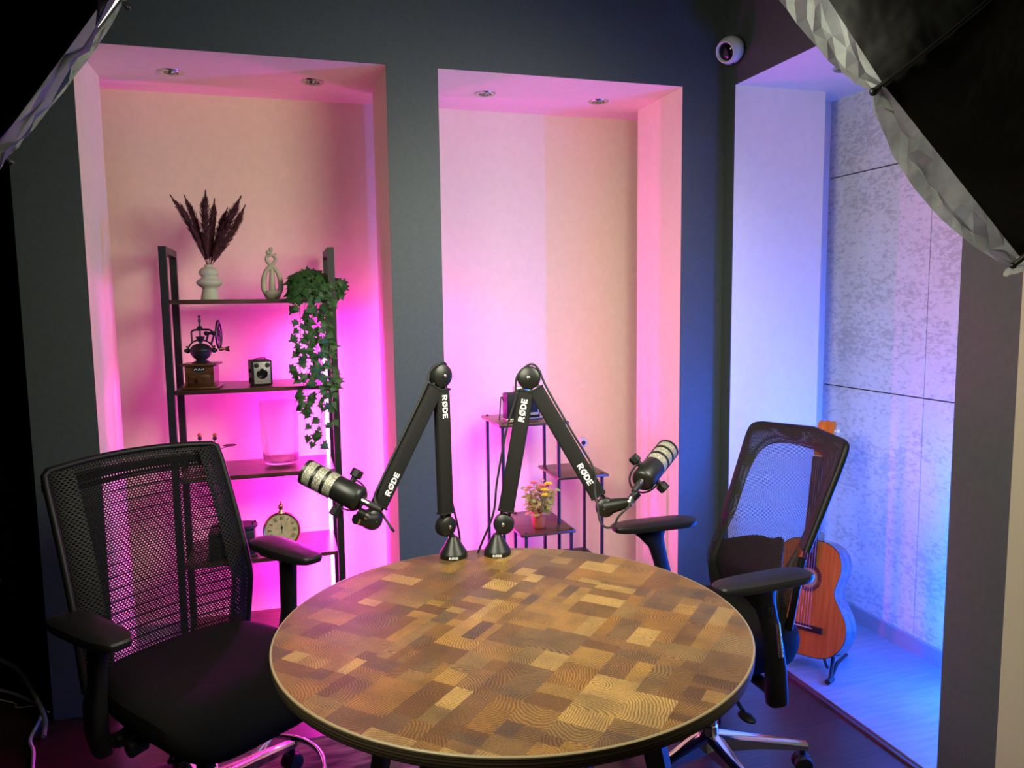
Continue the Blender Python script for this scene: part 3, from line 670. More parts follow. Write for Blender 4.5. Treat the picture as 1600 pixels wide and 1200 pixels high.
def chair_left():
    ang = -54*PI/180
    t = thing('office_chair', 'black mesh-backed office chair left of the table, facing the table with its empty seat', 'office chair', (-.247, 2.18, .0064), ang)
    def xb(z):  # back profile
        if z < .62: return -.155-.02*((.62-z)/.18)**2*-1*0-.01*((.62-z)/.18)
        f = (z-.62)/.40; return -.155-.115*f-.035*f*f
    Zb, Zt, HW = .435, 1.000, .255
    def wz(z): return HW*(1-.06*max(0, (.60-z)/.16)) if z < .6 else HW*(1-.02*(z-.6)/.4)
    def S(u, v, off=0, scale=1):
        z = Zb+(Zt-Zb)*v; y = (2*u-1)*wz(z)*scale; e = (2*u-1)
        lift = .014*(1-e*e)*v            # top edge slightly arched
        return Vector((xb(z)+.035*e*e-off, y, z+lift))
    uvf = lambda u, v: ((u-.5)*2*HW, v*.60)
    bk = MB().grid(lambda u, v: S(.06+.88*u, .02+.94*v), 24, 24, lambda u, v: uvf(.06+.88*u, .02+.94*v)).build('mesh_back', m_net_coarse, t)
    # wrapped border: folds round the frame tube at the sides and the top
    mb = MB(); K = 8
    def wrap(path, name_):
        def fn(u, v):
            p, inw = path(u)
            # v from inner front edge, over the frame, to inner rear edge
            a = PI*v; out = inw*-1
            return p+inw*.072*(1-math.sin(a))*1.0*(1 if v < .5 else .75)+Vector((-.020*(1-math.cos(a))*.5*1.6+.002, 0, 0))
        return fn
    def side(sg):
        def path(u): p = S(0.5+sg*.5, u); return p, Vector((0, -sg, 0))
        return path
    for sg in (-1, 1):
        f = wrap(side(sg), ''); mb.grid(lambda u, v: f(u, v), 28, 10, lambda u, v: (v*.13, u*.60))
    def top(u): return S(u, 1), Vector((0, 0, -1))
    f = wrap(top, ''); mb.grid(f, 24, 10, lambda u, v: (u*2*HW, v*.13))
    mb.build('mesh_border', m_net_dense, t)
    fr = [S(0, 0, .012)]+[S(0, k/14, .012) for k in range(1, 14)]+[S(.004, .985, .012), S(.03, 1.0, .012)]+[S(k/12, 1.0, .012) for k in range(1, 12)]+[S(.97, 1.0, .012), S(.996, .985, .012)]+[S(1, k/14, .012) for k in range(13, -1, -1)]
    MB().tube(fr, .0095, 12).tube([S(k/10, 0, .012) for k in range(11)], .012, 12).build('back_frame', m_plastic, t)
    for k in range(16):
        z = .49+k*.0305; mbw = MB(); mbw.tube([Vector((xb(z)-.010+.035*(e*e), e*(HW-.012), z)) for e in [-1+2*i/12 for i in range(13)]], .0014, 6).build('back_wire', m_plastic, t)
    seat_shell(MB(), -.185, .322, .255, .482, .078, .075).build('seat_cushion', m_seat, t)
    MB().box((.05, 0, .385), (.34, .34, .03), None, .012).box((-.02, 0, .36), (.20, .16, .05), None, .015).build('seat_pan', m_plastic, t)
    for sg, ztop, zn in ((-1, .66, 0), (1, .72, 0)):
        y = sg*.275
        pad = smooth_pad(MB(), (0.005+.014*sg, y), .150, .050, .026, ztop, yaw=-sg*.05).build('arm_pad', m_pad, t)
        MB().box((0.0, y, ztop-.033), (.15, .055, .018), None, .006).build('pad_bracket', m_plastic, pad)
        mb = MB()
        P = [(.030, y*1.0, ztop-.03, .030, .018), (.020, y*1.01, .52, .026, .017), (.012, y*1.03, .47, .033, .022), (.005, y*1.02, .40, .034, .023), (.0, y*.98, .335, .030, .020)]
        rings = []
        for x, yy, z, a, b in P: rings.append([mb.bm.verts.new((x+a*math.copysign(abs(math.cos(2*PI*k/16))**.6, math.cos(2*PI*k/16)), yy+b*math.copysign(abs(math.sin(2*PI*k/16))**.6, math.sin(2*PI*k/16)), z)) for k in range(16)])
        for A, B in zip(rings, rings[1:]):
            for k in range(16): mb.bm.faces.new((A[k], A[(k+1) % 16], B[(k+1) % 16], B[k]))
        mb.bm.faces.new(rings[0]); mb.bm.faces.new(rings[-1][::-1])
        mb.tube([(0, y*.98, .35), (0, y*.80, .352), (.0, y*.55, .372), (0, y*.3, .375)], [.019, .018, .016, .014], 12)
        mb.build('arm_post', m_plastic, t)
    # control knobs under the seat
    for x, y, r in ((.02, -.20, .017), (.08, -.20, .021)):
        MB().cyl((x, y+.05, .365), (x, y-.035, .358), r*.5).cyl((x, y, .362), (x, y-.045, .356), r, seg=18, bev=.003).build('control_knob', m_plastic, t)
    MB().tube([(.17, -.14, .37), (.19, -.19, .36), (.22, -.215, .365), (.25, -.20, .37)], .006, 8).build('control_lever', m_plastic, t)
    MB().cyl((0, 0, .15), (0, 0, .36), .026, .024).build('gas_lift', m_plastic, t)
    star_base(t, .30, .35, m_chrome)
    return t
chair_left()
# chrome ring standing beyond the left chair's base
CR = thing('chrome_floor_ring', 'curved chrome tube leg low beside the left chair, lit magenta', 'chair leg', (-.10, 2.20, 0))
pts = [Vector((.17*math.cos(a), .20*math.sin(a), .10)) for a in [1.45-2.2*k/20 for k in range(21)]]
pts = [Vector((pts[0].x-.06, pts[0].y-.14, .07))]+pts+[pts[-1]+Vector((-.05, -.03, -.055)), pts[-1]+Vector((-.08, -.05, -.086))]
MB().tube(bez(pts, 3), .008, 12).build('curved_tube', m_chrome, CR)
MB().tube([pts[1], pts[1]+Vector((-.10, -.15, -.02)), pts[1]+Vector((-.16, -.24, -.086))], [.008, .012, .014], 12).build('straight_tube', m_chrome, CR)

def chair_right():
    ang = 183*PI/180
    t = thing('office_chair', 'black mesh-backed office chair right of the table, in front of the guitar', 'office chair', (1.192, 2.0, 0), ang)
    Zb, Zt, HW = .42, 1.016, .222
    def xb(z):
        f = (z-.45)/.58
        return -.195-.03*math.sin(min(1, f*2)*PI)*-1-.165*max(0, f-.25)/.75*1.0-.02*f*f
    def S(u, v, off=0):
        z = Zb+(Zt-Zb)*v; e = 2*u-1; y = e*HW*(1-.22*(1-v)**1.5-.03*v)
        return Vector((xb(z)+(.028+.03*v)*e*e-off, y, z+.012*(1-e*e)*v-.0*v))
    uvf = lambda u, v: (u*.45, v*.60)
    def clipS(u, v): return S(.02+.96*u, .02+.97*v)
    MB().grid(clipS, 28, 28, uvf).build('mesh_back', m_net_fine, t)
    # dense border band around the window (one continuous band, rounded window corners)
    def inner(k, n=64):
        a = 2*PI*k/n; c, s = math.cos(a), math.sin(a); ex = 2/5.0
        return .5+.385*math.copysign(abs(c)**ex, c), .52+.395*math.copysign(abs(s)**ex, s)
    def outer(k, n=64):
        a = 2*PI*k/n; c, s = math.cos(a), math.sin(a); m_ = max(abs(c), abs(s)); ex = 2/26.0
        return .5+.5*math.copysign(abs(c)**ex, c), .5+.5*math.copysign(abs(s)**ex, s)
    mb = MB(); NB = 8
    def band(u, v):
        k = u*64; i, o_ = inner(k), outer(k); return S(i[0]+(o_[0]-i[0])*v, i[1]+(o_[1]-i[1])*v, -.003-.006*math.sin(PI*v))
    mb.grid(band, 128, NB, lambda u, v: ((inner(u*64)[0]+(outer(u*64)[0]-inner(u*64)[0])*v)*.45, (inner(u*64)[1]+(outer(u*64)[1]-inner(u*64)[1])*v)*.6), close_u=False)
    mb.build('mesh_border', m_net_band, t)
    loop = [S(*outer(k*64/72), .010) for k in range(73)]
    MB().tube(loop, .0105, 12, cap=False).build('back_frame', m_plastic, t)
    # lumbar pad behind the mesh with a wavy top
    mb = MB()
    def lum(u, v):
        e = 2*u-1; top = .435+.02*math.cos(e*3)-.05*e*e+.035*math.exp(-((e-.28)/.13)**2)
        top = top if e < .45 else top-.25*(e-.45)
        z = top*v+.02*(1-v); return S(.015+.97*u, z, .014)
    mb.grid(lum, 40, 12).build('lumbar_pad', m_plastic, t, solid=.008)
    MB().tube([Vector((-.21, 0, .50)), Vector((-.265, 0, .44)), Vector((-.20, 0, .37)), Vector((-.05, 0, .35))], [.022, .026, .026, .022], 12).build('back_spine', m_plastic, t)
    seat_shell(MB(), -.235, .255, .245, .485, .095, .045).build('seat_cushion', m_seat, t)
    MB().box((0, 0, .385), (.34, .34, .03), None, .012).box((-.02, 0, .36), (.20, .16, .05), None, .015).build('seat_pan', m_plastic, t)
    for sg in (-1, 1):
        y = sg*.285
        pad = smooth_pad(MB(), (.005, y), .152, .046, .024, .70, yaw=sg*.04, taper=.9).build('arm_pad', m_pad, t)
        mb = MB()
        P = [(.03, y, .678, .066, .020), (.015, y, .645, .042, .019), (-.005, y, .61, .028, .018), (-.02, y*1.0, .56, .025, .017), (-.035, y*.99, .50, .026, .018), (-.045, y*.98, .44, .029, .020), (-.052, y*.97, .36, .031, .022), (-.056, y*.965, .33, .029, .021)]
        rings = []
        for x, yy, z, a, b in P: rings.append([mb.bm.verts.new((x+a*math.copysign(abs(math.cos(2*PI*k/16))**.6, math.cos(2*PI*k/16)), yy+b*math.copysign(abs(math.sin(2*PI*k/16))**.6, math.sin(2*PI*k/16)), z)) for k in range(16)])
        for A, B in zip(rings, rings[1:]):
            for k in range(16): mb.bm.faces.new((A[k], A[(k+1) % 16], B[(k+1) % 16], B[k]))
        mb.bm.faces.new(rings[0]); mb.bm.faces.new(rings[-1][::-1])
        mb.tube([(-.05, y*.96, .36), (-.05, y*.6, .365), (-.04, y*.4, .375)], .018, 12)
        post = mb.build('arm_post', m_plastic, t)
        mb = MB(); mb.tube([Vector((-.028, y+sg*.0165, .575)), Vector((-.040, y+sg*.019, .48))], .0085, 12).build('metal_inset', m_chrome, post)
        MB().box((-.002, y+sg*.019, .612), (.016, .010, .022), None, .003).build('height_button', m_plastic, post)
    MB().cyl((0, .035, .15), (0, .02, .36), .020, .020).build('gas_lift', m_chrome, t)
    for (x, y, dx, dy) in ((.02, .16, .01, .10), (.06, -.12, .05, -.13)):
        p = Vector((x, y, .335)); q = Vector((x+dx, y+dy, .30)); d = (q-p)
        MB().tube([Vector((x, y*.5, .35)), p, q-d*.2], .006, 8).sphere(q, .02, 14, (1.0, 1.7, .45)).build('control_lever', m_plastic, t)
    star_base(t, .30, math.radians(160), m_chrome, off=(0, .035))
    MB().cyl((0, .035, .10), (0, .035, .30), .0275, .025).build('column_sleeve', m_chrome, t)
    return t
chair_right()

# ------------------------------------------------------------------ black shelf unit with wood boards
SX0, SX1, SY0, SY1 = -.398, .199, 3.085, 3.40
sh = thing('shelf_unit', 'tall black framed shelf unit with dark wood boards inside the left niche', 'shelf', ((SX0+SX1)/2, (SY0+SY1)/2, .0145))
ox, oy, oz = sh.location
P = .0125; HZ = 1.652
for nm, x in (('side_frame', SX0), ('side_frame', SX1)):
    mb = MB()
    for y in (SY0+P, SY1-P): mb.box((x-ox, y-oy, HZ/2-oz/2), (.026, .026, HZ-oz))
    mb.box((x-ox, 0, HZ-oz-.0125), (.0255, SY1-SY0-.01, .025)).box((x-ox, 0, .03), (.0255, SY1-SY0-.01, .02))
    mb.build(nm, m_iron, sh, smooth=False)
SHZ = [1.457, 1.121, .787, .452, .125]
for z in SHZ:
    bd = MB().box((0, 0, z-oz-.008), (SX1-SX0-.028, SY1-SY0-.006, .016), None, .0012, 1).build('shelf_board', m_shelf, sh, smooth=False)

# items on the shelf -------------------------------------------------
z1, z2, z3, z4, z5 = [z+.0008 for z in SHZ]
t = thing('vase', 'pale sage double bulb vase on the top shelf holding dried plumes', 'vase', (-.253, 3.22, z1))
MB().lathe([(0, .002), (.0335, 0), (.035, .003), (.031, .022), (.027, .038), (.029, .046), (.040, .052), (.0475, .062), (.0475, .068), (.040, .077), (.030, .082), (.0285, .086), (.033, .092), (.0375, .102), (.035, .112), (.025, .121), (.0155, .125), (.015, .130), (.0165, .133), (.013, .133), (.012, .122), (0, .118)], seg=56).build('vase_body', m_ceramic, t, angle=60)
m_plume = noise_mat('burgundy dried plume', (.045, .010, .016), (.16, .045, .055), 60, .9, lo=.3, hi=.7)
VT = Vector((-.253, 3.22, z1+.12))
def plume(tip, bend, wid, lab, seed):
    q = random.Random(seed); tip = Vector(tip); d = tip-VT
    t_ = thing('dried_plume', lab, 'dried plant', VT, group='dried plumes in the sage vase')
    path = bez([Vector((0, 0, -.09)) if False else Vector((0, 0, -.008)), d*.35+Vector(bend)*.5, d*.75+Vector(bend)*.6, d], 10)
    MB().tube(path, .0013, 6).build('stem', m_plume, t_)
    mb = MB(); n = len(path)
    for k in range(900):
        f = .14+.86*q.random(); i = min(n-2, int(f*(n-1))); p = path[i].lerp(path[i+1], f*(n-1)-i); td = (path[i+1]-path[i]).normalized()
        prof = math.sin(PI*min(1, (f-.08)/.95))**.7*(1.0 if f < .8 else (1.02-f)/.22)
        a = q.uniform(0, 2*PI); ref = Vector((0, 1, 0)); s1 = td.cross(ref).normalized(); s2 = td.cross(s1)
        out = (s1*math.cos(a)+s2*math.sin(a)); ln = q.uniform(.016, .030); w_ = 1.7*wid*max(.15, prof)*q.uniform(.3, 1)
        b = p+out*w_*.35; e = p+out*w_+td*ln; sd = td.cross(out)*.0021
        mb.poly([b-sd, b+sd, e+sd*.5, e+td*.003, e-sd*.5])
    mb.build('plume_head', m_plume, t_, smooth=False, recalc=False); return t_
PL = [((-.358, 3.20, 1.826), (.02, 0, .0), .011, 'burgundy plume leaning farthest left in the sage vase'),
      ((-.322, 3.26, 1.835), (.01, 0, 0), .009, 'thin burgundy plume second from the left in the vase'),
      ((-.250, 3.20, 1.842), (-.008, 0, 0), .013, 'burgundy plume standing upright and tallest in the vase'),
      ((-.226, 3.28, 1.825), (0, 0, 0), .010, 'burgundy plume right behind the upright one'),
      ((-.185, 3.27, 1.79), (0, 0, 0), .011, 'short burgundy plume right of the middle of the vase'),
      ((-.133, 3.19, 1.826), (-.01, 0, -.01), .014, 'thick burgundy plume leaning right out of the vase'),
      ((-.120, 3.24, 1.80), (.0, 0, -.02), .011, 'burgundy plume leaning farthest right of the vase')]
for i, (tp, b, w_, lab) in enumerate(PL): plume(tp, b, w_, lab, 40+i)

# entwined couple figurine
t = thing('figurine', 'stone coloured figurine of two looping embracing figures on the top shelf', 'figurine', (-.022, 3.21, z1))
mb = MB(); mb.lathe([(0, 0), (.022, 0), (.030, .008), (.033, .020), (.026, .032), (0, .034)], seg=32)
def loopf(sg):
    return bez([(sg*.012, 0, .010), (sg*.030, 0, .035), (sg*.032, 0, .070), (sg*.022, 0, .105), (sg*.002, 0, .128), (-sg*.014, 0, .145), (-sg*.017, 0, .160), (-sg*.006, .002, .170)], 6)
for sg in (1, -1):
    L_ = loopf(sg); n = len(L_); mb.tube(L_, [.0115*(1-.58*i/n) for i in range(n)], 12)
mb.tube([(0, 0, .015), (0, 0, .06), (.001, 0, .11), (.0, 0, .135)], [.014, .0115, .0085, .006], 14)
mb.tube(bez([(-.017, 0, .160), (-.004, -.004, .168), (.010, -.003, .170), (.020, 0, .176)], 5), .0035, 8)
mb.tube(bez([(.016, 0, .158), (.002, .004, .170), (-.012, .003, .172), (-.018, 0, .166)], 5), .0035, 8)
mb.tube([(0, 0, .165), (-.001, 0, .183)], [.007, .004], 10)
mb.sphere((.001, 0, .192), .0085, 14, (1, 1, 1.15)).sphere((-.011, -.002, .181), .0078, 14, (1, 1, 1.15))
mb.build('carved_figures', m_statue, t)

# coffee grinder
t = thing('coffee_grinder', 'antique coffee grinder, walnut drawer box with black iron wheel, on the second shelf', 'coffee grinder', (-.292, 3.165, z2), math.radians(-7))
MB().box((0, 0, .005), (.132, .122, .010), None, .004).build('box_foot', m_walnut, t)
MB().box((0, 0, .0485), (.104, .098, .078), None, .0015).build('box_body', m_walnut, t, smooth=False)
MB().box((0, 0, .0915), (.132, .122, .009), None, .004).build('box_lid', m_walnut, t)
dr = MB().box((0, -.0505, .034), (.076, .004, .044), None, .0012).build('drawer', m_walnut, t)
MB().lathe([(.004, 0), (.0035, .005), (.008, .010), (.007, .014), (0, .015)], (0, -.052, .035), (0, -1, 0), 16).build('drawer_knob', m_walnut, dr)
pq = MB().lathe([(.0, 0), (.017, 0), (.017, .002), (0, .0025)], (0, -.0495, .075), (0, -1, 0), 28); bmesh.ops.scale(pq.bm, vec=(1.35, 1, .62), verts=pq.bm.verts, space=Matrix.Translation((0, 0, -.075))); pq = pq.build('name_plaque', m_iron, t)
mb = MB()
for i, x in enumerate((-.0165, -.0105, -.003, .002, .009, .0155)):
    mb.box((x, -.0523, .0745+.0015*((i % 2)*2-1)), (.003, .0006, .0032)); mb.box((x+.0022, -.0523, .0755-.001*(i % 3)), (.0012, .0006, .004))
mb.build('plaque_marks', m_print, pq, smooth=False)
MB().lathe([(.038, 0), (.026, .006), (.018, .010), (.020, .014), (.030, .022), (.038, .036), (.0405, .046), (.042, .048), (.041, .052), (.038, .056), (.030, .066), (.016, .073), (0, .075)], (0, 0, .096), seg=40).build('hopper', m_iron, t)
mb = MB()
mb.tube([Vector((.047*math.cos(a), 0, .140+.044*math.sin(a))) for a in [PI*k/16 for k in range(17)]], .0032, 8)
for sg in (-1, 1): mb.sphere((sg*.048, 0, .143), .010, 10, (1, .8, 1)).cyl((sg*.045, 0, .143), (sg*.060, 0, .143), .0055).sphere((sg*.050, 0, .158), .004, 8)
mb.tube(bez([(-.030, 0, .172), (-.031, 0, .200), (-.030, 0, .215), (-.020, 0, .221), (.0, 0, .222), (.030, 0, .222), (.042, 0, .216), (.046, 0, .205)], 4), .0035, 8)
mb.cyl((0, 0, .16), (0, 0, .226), .003).lathe([(.006, 0), (.012, .010), (.016, .022), (.018, .024), (.004, .026)], (0, 0, .172), seg=18)
mb.lathe([(.009, -.006), (.012, 0), (.009, .007), (.005, .010), (.003, .018), (.005, .026), (.0055, .034), (.003, .040), (.005, .044), (.005, .050), (0, .051)], (0, 0, .226), seg=16)
mb.tube([(.022, 0, .180), (.030, 0, .207)], .004, 8).tube([(.038, 0, .165), (.050, 0, .200)], .004, 8)
mb.cyl((.018, 0, .208), (.066, 0, .208), .0055).sphere((.022, 0, .208), .009, 10).sphere((.048, 0, .208), .009, 10)
mb.build('iron_bracket', m_iron, t)
wh = MB(); W0 = Vector((.068, 0, .203)); RW = .052
wh.tube([W0+Vector((0, RW*math.cos(a), RW*math.sin(a))) for a in [2*PI*k/36 for k in range(37)]], .0042, 8)
for k in range(6):
    a = k*PI/3; p = [W0+Vector((0, r*math.cos(a+.5*math.sin(r*60)), r*math.sin(a+.5*math.sin(r*60)))) for r in [RW*i/8 for i in range(9)]]; wh.tube(p, .0026, 6)
wh.tube([W0+Vector((0, .026*math.cos(a), .026*math.sin(a))) for a in [2*PI*k/24 for k in range(25)]], .002, 6); wh.sphere(W0, .008, 12)
wh = wh.build('crank_wheel', m_iron, t)
hp = W0+Vector((0, -.012, -.055))
MB().lathe([(.005, 0), (.008, .006), (.006, .014), (.004, .020), (.008, .026), (.0105, .034), (.010, .040), (0, .042)], hp, (1, 0, 0), 18).build('crank_handle', m_brass, wh)

# box camera
t = thing('box_camera', 'small vintage black box camera with a silver front on the second shelf', 'camera', (-.082, 3.20, z2), math.radians(10))
MB().box((0, 0, .050), (.076, .100, .096), None, .003).build('camera_body', m_plastic, t)
fc = MB().box((0, -.0505, .050), (.062, .003, .084), None, .001).build('face_plate', mat('dull aluminium plate', (.36, .35, .33), .45, .3), t)
MB().lathe([(.0205, 0), (.020, .004), (.017, .005), (.0165, .001), (.010, .0), (.008, .002), (0, .003)], (.0, -.052, .047), (0, -1, 0), 32).build('lens', mat('dark glass lens', (.01, .01, .012), .08), fc)
for x in (-.0205, .0205): MB().lathe([(.0095, 0), (.009, .0025), (.0075, .0027), (.007, .001), (0, .0015)], (x, -.052, .080), (0, -1, 0), 22).build('viewfinder', m_metalblk, fc)
mr = mat('red print', (.28, .03, .02), .5)
lettering('brand_print', 'RODE'[1:1] or 'DEDE', (0, -.0522, .081), (1, 0, 0), (0, 0, 1), .0028, fc, mr) if False else None
mb = MB()
for i in range(7): mb.box((-.016+.0053*i, -.0523, .0165+.0006*(i % 2)), (.0016, .0004, .0042)); mb.box((-.0145+.0053*i, -.0523, .0180-.0012*(i % 3)), (.0022, .0004, .0009))
for i in range(4): mb.box((-.0055+.0036*i, -.0523, .083), (.0014, .0004, .0024))
mb.build('face_print', mr, fc, smooth=False)
for z in (.022, .058): MB().cyl((-.038, -.012, z), (-.0455, -.012, z), .0075, seg=18, bev=.001).build('winder_knob', m_plastic, t)
MB().tube(bez([(-.026, -.03, .098), (-.024, -.028, .103), (0, 0, .105), (.024, .028, .103), (.026, .03, .098)], 4), .0025, 8).build('carry_strap', m_rubber, t)

# ribbed glass vase
t = thing('glass_vase', 'tall empty ribbed clear glass vase on the third shelf', 'vase', (-.018, 3.25, z3))
prof = [(.0, .002), (.045, .002), (.060, .008), (.068, .022), (.0715, .06), (.0745, .252), (.0745, .258), (.0725, .258), (.0718, .20), (.0685, .06), (.064, .028), (.056, .018), (.03, .015), (0, .015)]
MB().lathe(prof, seg=240, cap=False, rib=.0005, nrib=60).build('glass_body', m_glass, t)

# wire waiters
m_red = mat('red lacquer', (.75, .10, .04), .3); m_straw = noise_mat('straw cloth', (.35, .28, .13), (.55, .46, .25), 150, .8, .5)
def waiter(lab, x, y, s):
    t = thing('wire_figurine', lab, 'figurine', (x, y, z3), group='wire waiter figurines')
    mb = MB().lathe([(.026, 0), (.026, .002), (0, .003)], seg=28)
    mb.tube(bez([(0, 0, .002), (.002*s, 0, .04), (0, 0, .062), (-.006*s, 0, .085), (-.004*s, 0, .128)], 5), .0013, 8).build('wire_body', m_iron, t)
    MB().tube(bez([(-.004*s, 0, .105), (.010*s, -.004, .110), (.018*s, -.006, .092), (.048*s, -.008, .099)], 5), .0012, 8).build('wire_arm', m_iron, t); MB().tube(bez([(-.004*s, 0, .105), (-.014*s, 0, .109), (-.019*s, 0, .090), (-.030*s, 0, .084)], 5), .0012, 8).build('wire_arm', m_iron, t)
    MB().lathe([(.0, 0), (.024, .001), (.026, .003), (0, .002)], (.050*s, -.008, .100), seg=24).build('tray', m_iron, t)
    hd = MB().sphere((-.004*s, 0, .132), .0085, 14).build('head', m_iron, t)
    MB().sphere((-.003*s, 0, .145), .0085, 14, (1, 1, .9)).build('cap', m_red, hd)
    MB().lathe([(.006, .0), (.009, -.012), (.013, -.030), (.015, -.040)], (-.005*s, 0, .095), (.22*s, 0, 1), 18, cap=False).build('skirt', m_straw, t, solid=.0008)
waiter('wire figurine with a red cap holding out a tray, right one by the glass vase', -.258, 3.19, 1)
waiter('wire figurine with a red cap, left one peeking over the chair back', -.322, 3.21, -1)

# pocket watch clock
t = thing('pocket_watch_clock', 'round brass pocket watch style desk clock on the fourth shelf', 'clock', (-.027, 3.20, z4))
cz = .062+.012
AXC = Vector((.02, -1, .10)).normalized()
MB().lathe([(.060, -.014), (.070, -.010), (.074, 0), (.074, .010), (.070, .015), (.066, .013), (.064, .006)], (0, 0, cz), AXC, seg=64, cap=False).lathe([(0, -.016), (.060, -.014)], (0, 0, cz), AXC, seg=64, cap=False).build('brass_case', m_brass, t)
m_face = noise_mat('aged map dial', (.42, .36, .20), (.60, .54, .36), 45, .6, 0, detail=6)
dial = MB().lathe([(.0645, .006), (0, .0065)], (0, 0, cz), AXC, seg=64, cap=False).build('dial', m_face, t)
ux = Vector((1, .02, 0)).normalized(); uz = ux.cross(AXC)*-1
if uz.z < 0: uz = -uz
m_ink = mat('black dial ink', (.02, .015, .01), .6)
NUM = ['XII', 'I', 'II', 'III', 'IIII', 'V', 'VI', 'VII', 'VIII', 'IX', 'X', 'XI']
mb = MB(); C0 = Vector((0, 0, cz))+AXC*.0072
def seg2(mb, p, q_, w_):
    d = (q_-p).normalized(); s = AXC.cross(d)*w_; mb.poly([p-s, q_-s, q_+s, p+s])
for i, nme in enumerate(NUM):
    a = PI/2-i*PI/6; rd = ux*math.cos(a)+uz*math.sin(a); tg = ux*math.sin(a)-uz*math.cos(a); x = -.0022*(len(nme)-1)-.0005*nme.count('X')
    for ch in nme:
        r0, r1 = .041, .056
        if ch == 'I': seg2(mb, C0+rd*r0+tg*x, C0+rd*r1+tg*x, .0010); x += .0046
        elif ch == 'V': seg2(mb, C0+rd*r0+tg*(x+.0008), C0+rd*r1+tg*(x-.002), .0011); seg2(mb, C0+rd*r0+tg*(x+.0008), C0+rd*r1+tg*(x+.0034), .0008); x += .0064
        else: seg2(mb, C0+rd*r0+tg*(x-.0018), C0+rd*r1+tg*(x+.0026), .0011); seg2(mb, C0+rd*r0+tg*(x+.0026), C0+rd*r1+tg*(x-.0018), .0008); x += .0064
mb.build('numerals', m_ink, dial, smooth=False, recalc=False)
mb = MB(); C1 = C0+AXC*.001; mb.poly([C1-ux*.001, C1+uz*.010-ux*.005, C1+uz*.018-ux*.001, C1+uz*.036, C1+uz*.018+ux*.001, C1+uz*.010+ux*.005, C1+ux*.001])
seg2(mb, C1+uz*.0-ux*.0, C1-uz*.012, .001); mb.build('clock_hands', m_ink, t, smooth=False)
MB().lathe([(.014, -.002), (.012, .004), (.009, .007), (.008, .012), (.012, .018), (.0125, .024), (.010, .031), (.005, .034), (.0035, .037), (.0045, .041), (.0035, .045), (0, .046)], (0, 0, cz+.073), seg=28).build('winding_crown', m_brass, t)
MB().tube([Vector((.024*math.cos(a), 0, cz+.100+.020*math.sin(a))) for a in [-.9+2*PI*.78*k/30 for k in range(31)]], .0009, 8).build('bow_ring', m_brass, t)
for sg in (-1, 1): MB().sphere((sg*.035, -.006, .006), .0055, 12).cyl((sg*.035, -.006, .008), (sg*.031, 0, .017), .003).build('ball_foot', m_brass, t)

# black music box behind the chair back
t = thing('music_box', 'dark wind-up box with round lid behind the left chair mesh, fourth shelf', 'music box', (-.215, 3.20, z4))
MB().box((0, 0, .052), (.17, .15, .10), None, .004).build('box_case', m_iron, t)
MB().box((0, 0, .004), (.186, .165, .008), None, .002).build('box_plinth', m_iron, t)
tt = MB().cyl((.045, -.02, .105), (.045, -.02, .118), .052, seg=36, bev=.002).build('round_lid', m_iron, t)
MB().cyl((.078, -.03, .118), (.078, -.03, .124), .003).tube([(.074, -.032, .128), (.078, -.030, .126), (.086, -.030, .129)], .0028, 8).sphere((.088, -.030, .129), .004, 8).build('wind_key', m_iron, tt)

# trailing ivy
t = thing('trailing_ivy', 'green trailing ivy hanging from the top shelf over the right post', 'plant', (.12, 3.15, z1))
MB().lathe([(.032, 0), (.040, .004), (.046, .055), (.048, .058), (.044, .058), (.038, .045), (0, .045)], seg=28).build('plant_pot', mat('plum plastic pot', (.05, .02, .05), .4), t)
m_leaf = noise_mat('ivy leaf', (.012, .050, .012), (.038, .105, .024), 40, .5, .2, spec=.3)
OUT = [(0, 0), (.12, -.14), (.34, -.20), (.30, .02), (.62, .10), (.40, .34), (.34, .48), (.16, .62), (0, 1.02)]
def ivy_leaf(mb, p, nrm, tip, size, fold=.18):
    nrm = nrm.normalized(); tip = (tip-tip.dot(nrm)*nrm).normalized(); sd = tip.cross(nrm)
    def pt(x, y, sg): return p+(sd*x*sg+tip*y)*size+nrm*(-abs(x)*fold-.12*y*y)*size
    c = [mb.bm.verts.new(pt(0, y, 1)) for y in (0, .35, .7, 1.02)]
    for sg in (1, -1):
        v = [mb.bm.verts.new(pt(x, y, sg)) for x, y in OUT[1:-1]]
        fs = [(c[0], v[0], v[1], v[2]), (c[0], v[2], v[3], v[4]), (c[0], v[4], v[5], c[1]), (c[1], v[5], v[6], c[2]), (c[2], v[6], c[3])]
        for f in fs:
            try: mb.bm.faces.new(f if sg > 0 else f[::-1])
            except ValueError: pass
q = random.Random(11); mbL = MB(); mbS = MB()
for k in range(64):      # bushy crown
    a = q.uniform(0, 2*PI); e = q.uniform(-.35, 1.45); d = Vector((math.cos(a)*math.cos(e), math.sin(a)*math.cos(e), math.sin(e)))
    p = Vector((.0, -.01, .030))+Vector((d.x*.080, d.y*.065, d.z*.062))*q.uniform(.7, 1.08)
    ivy_leaf(mbL, p, d*.6+Vector((0, -1, .3)), Vector((d.x, q.uniform(-.3, .3), d.z*.4-.35)), q.uniform(.036, .056))
for k in range(16):
    p = Vector((.085+q.uniform(-.02, .045), q.uniform(-.02, .04), .02+q.uniform(-.03, .05)))
    ivy_leaf(mbL, p, Vector((q.uniform(-.4, .4), -1, .3)), Vector((q.uniform(-.2, 1), 0, q.uniform(-1, .5))), q.uniform(.032, .048))
VINES = [(-.045, -.10, .44), (-.055, -.105, .30), (-.020, -.115, .55), (.0, -.12, .40), (.015, -.115, .56), (.030, -.11, .48), (.048, -.105, .36), (.055, -.10, .52)]
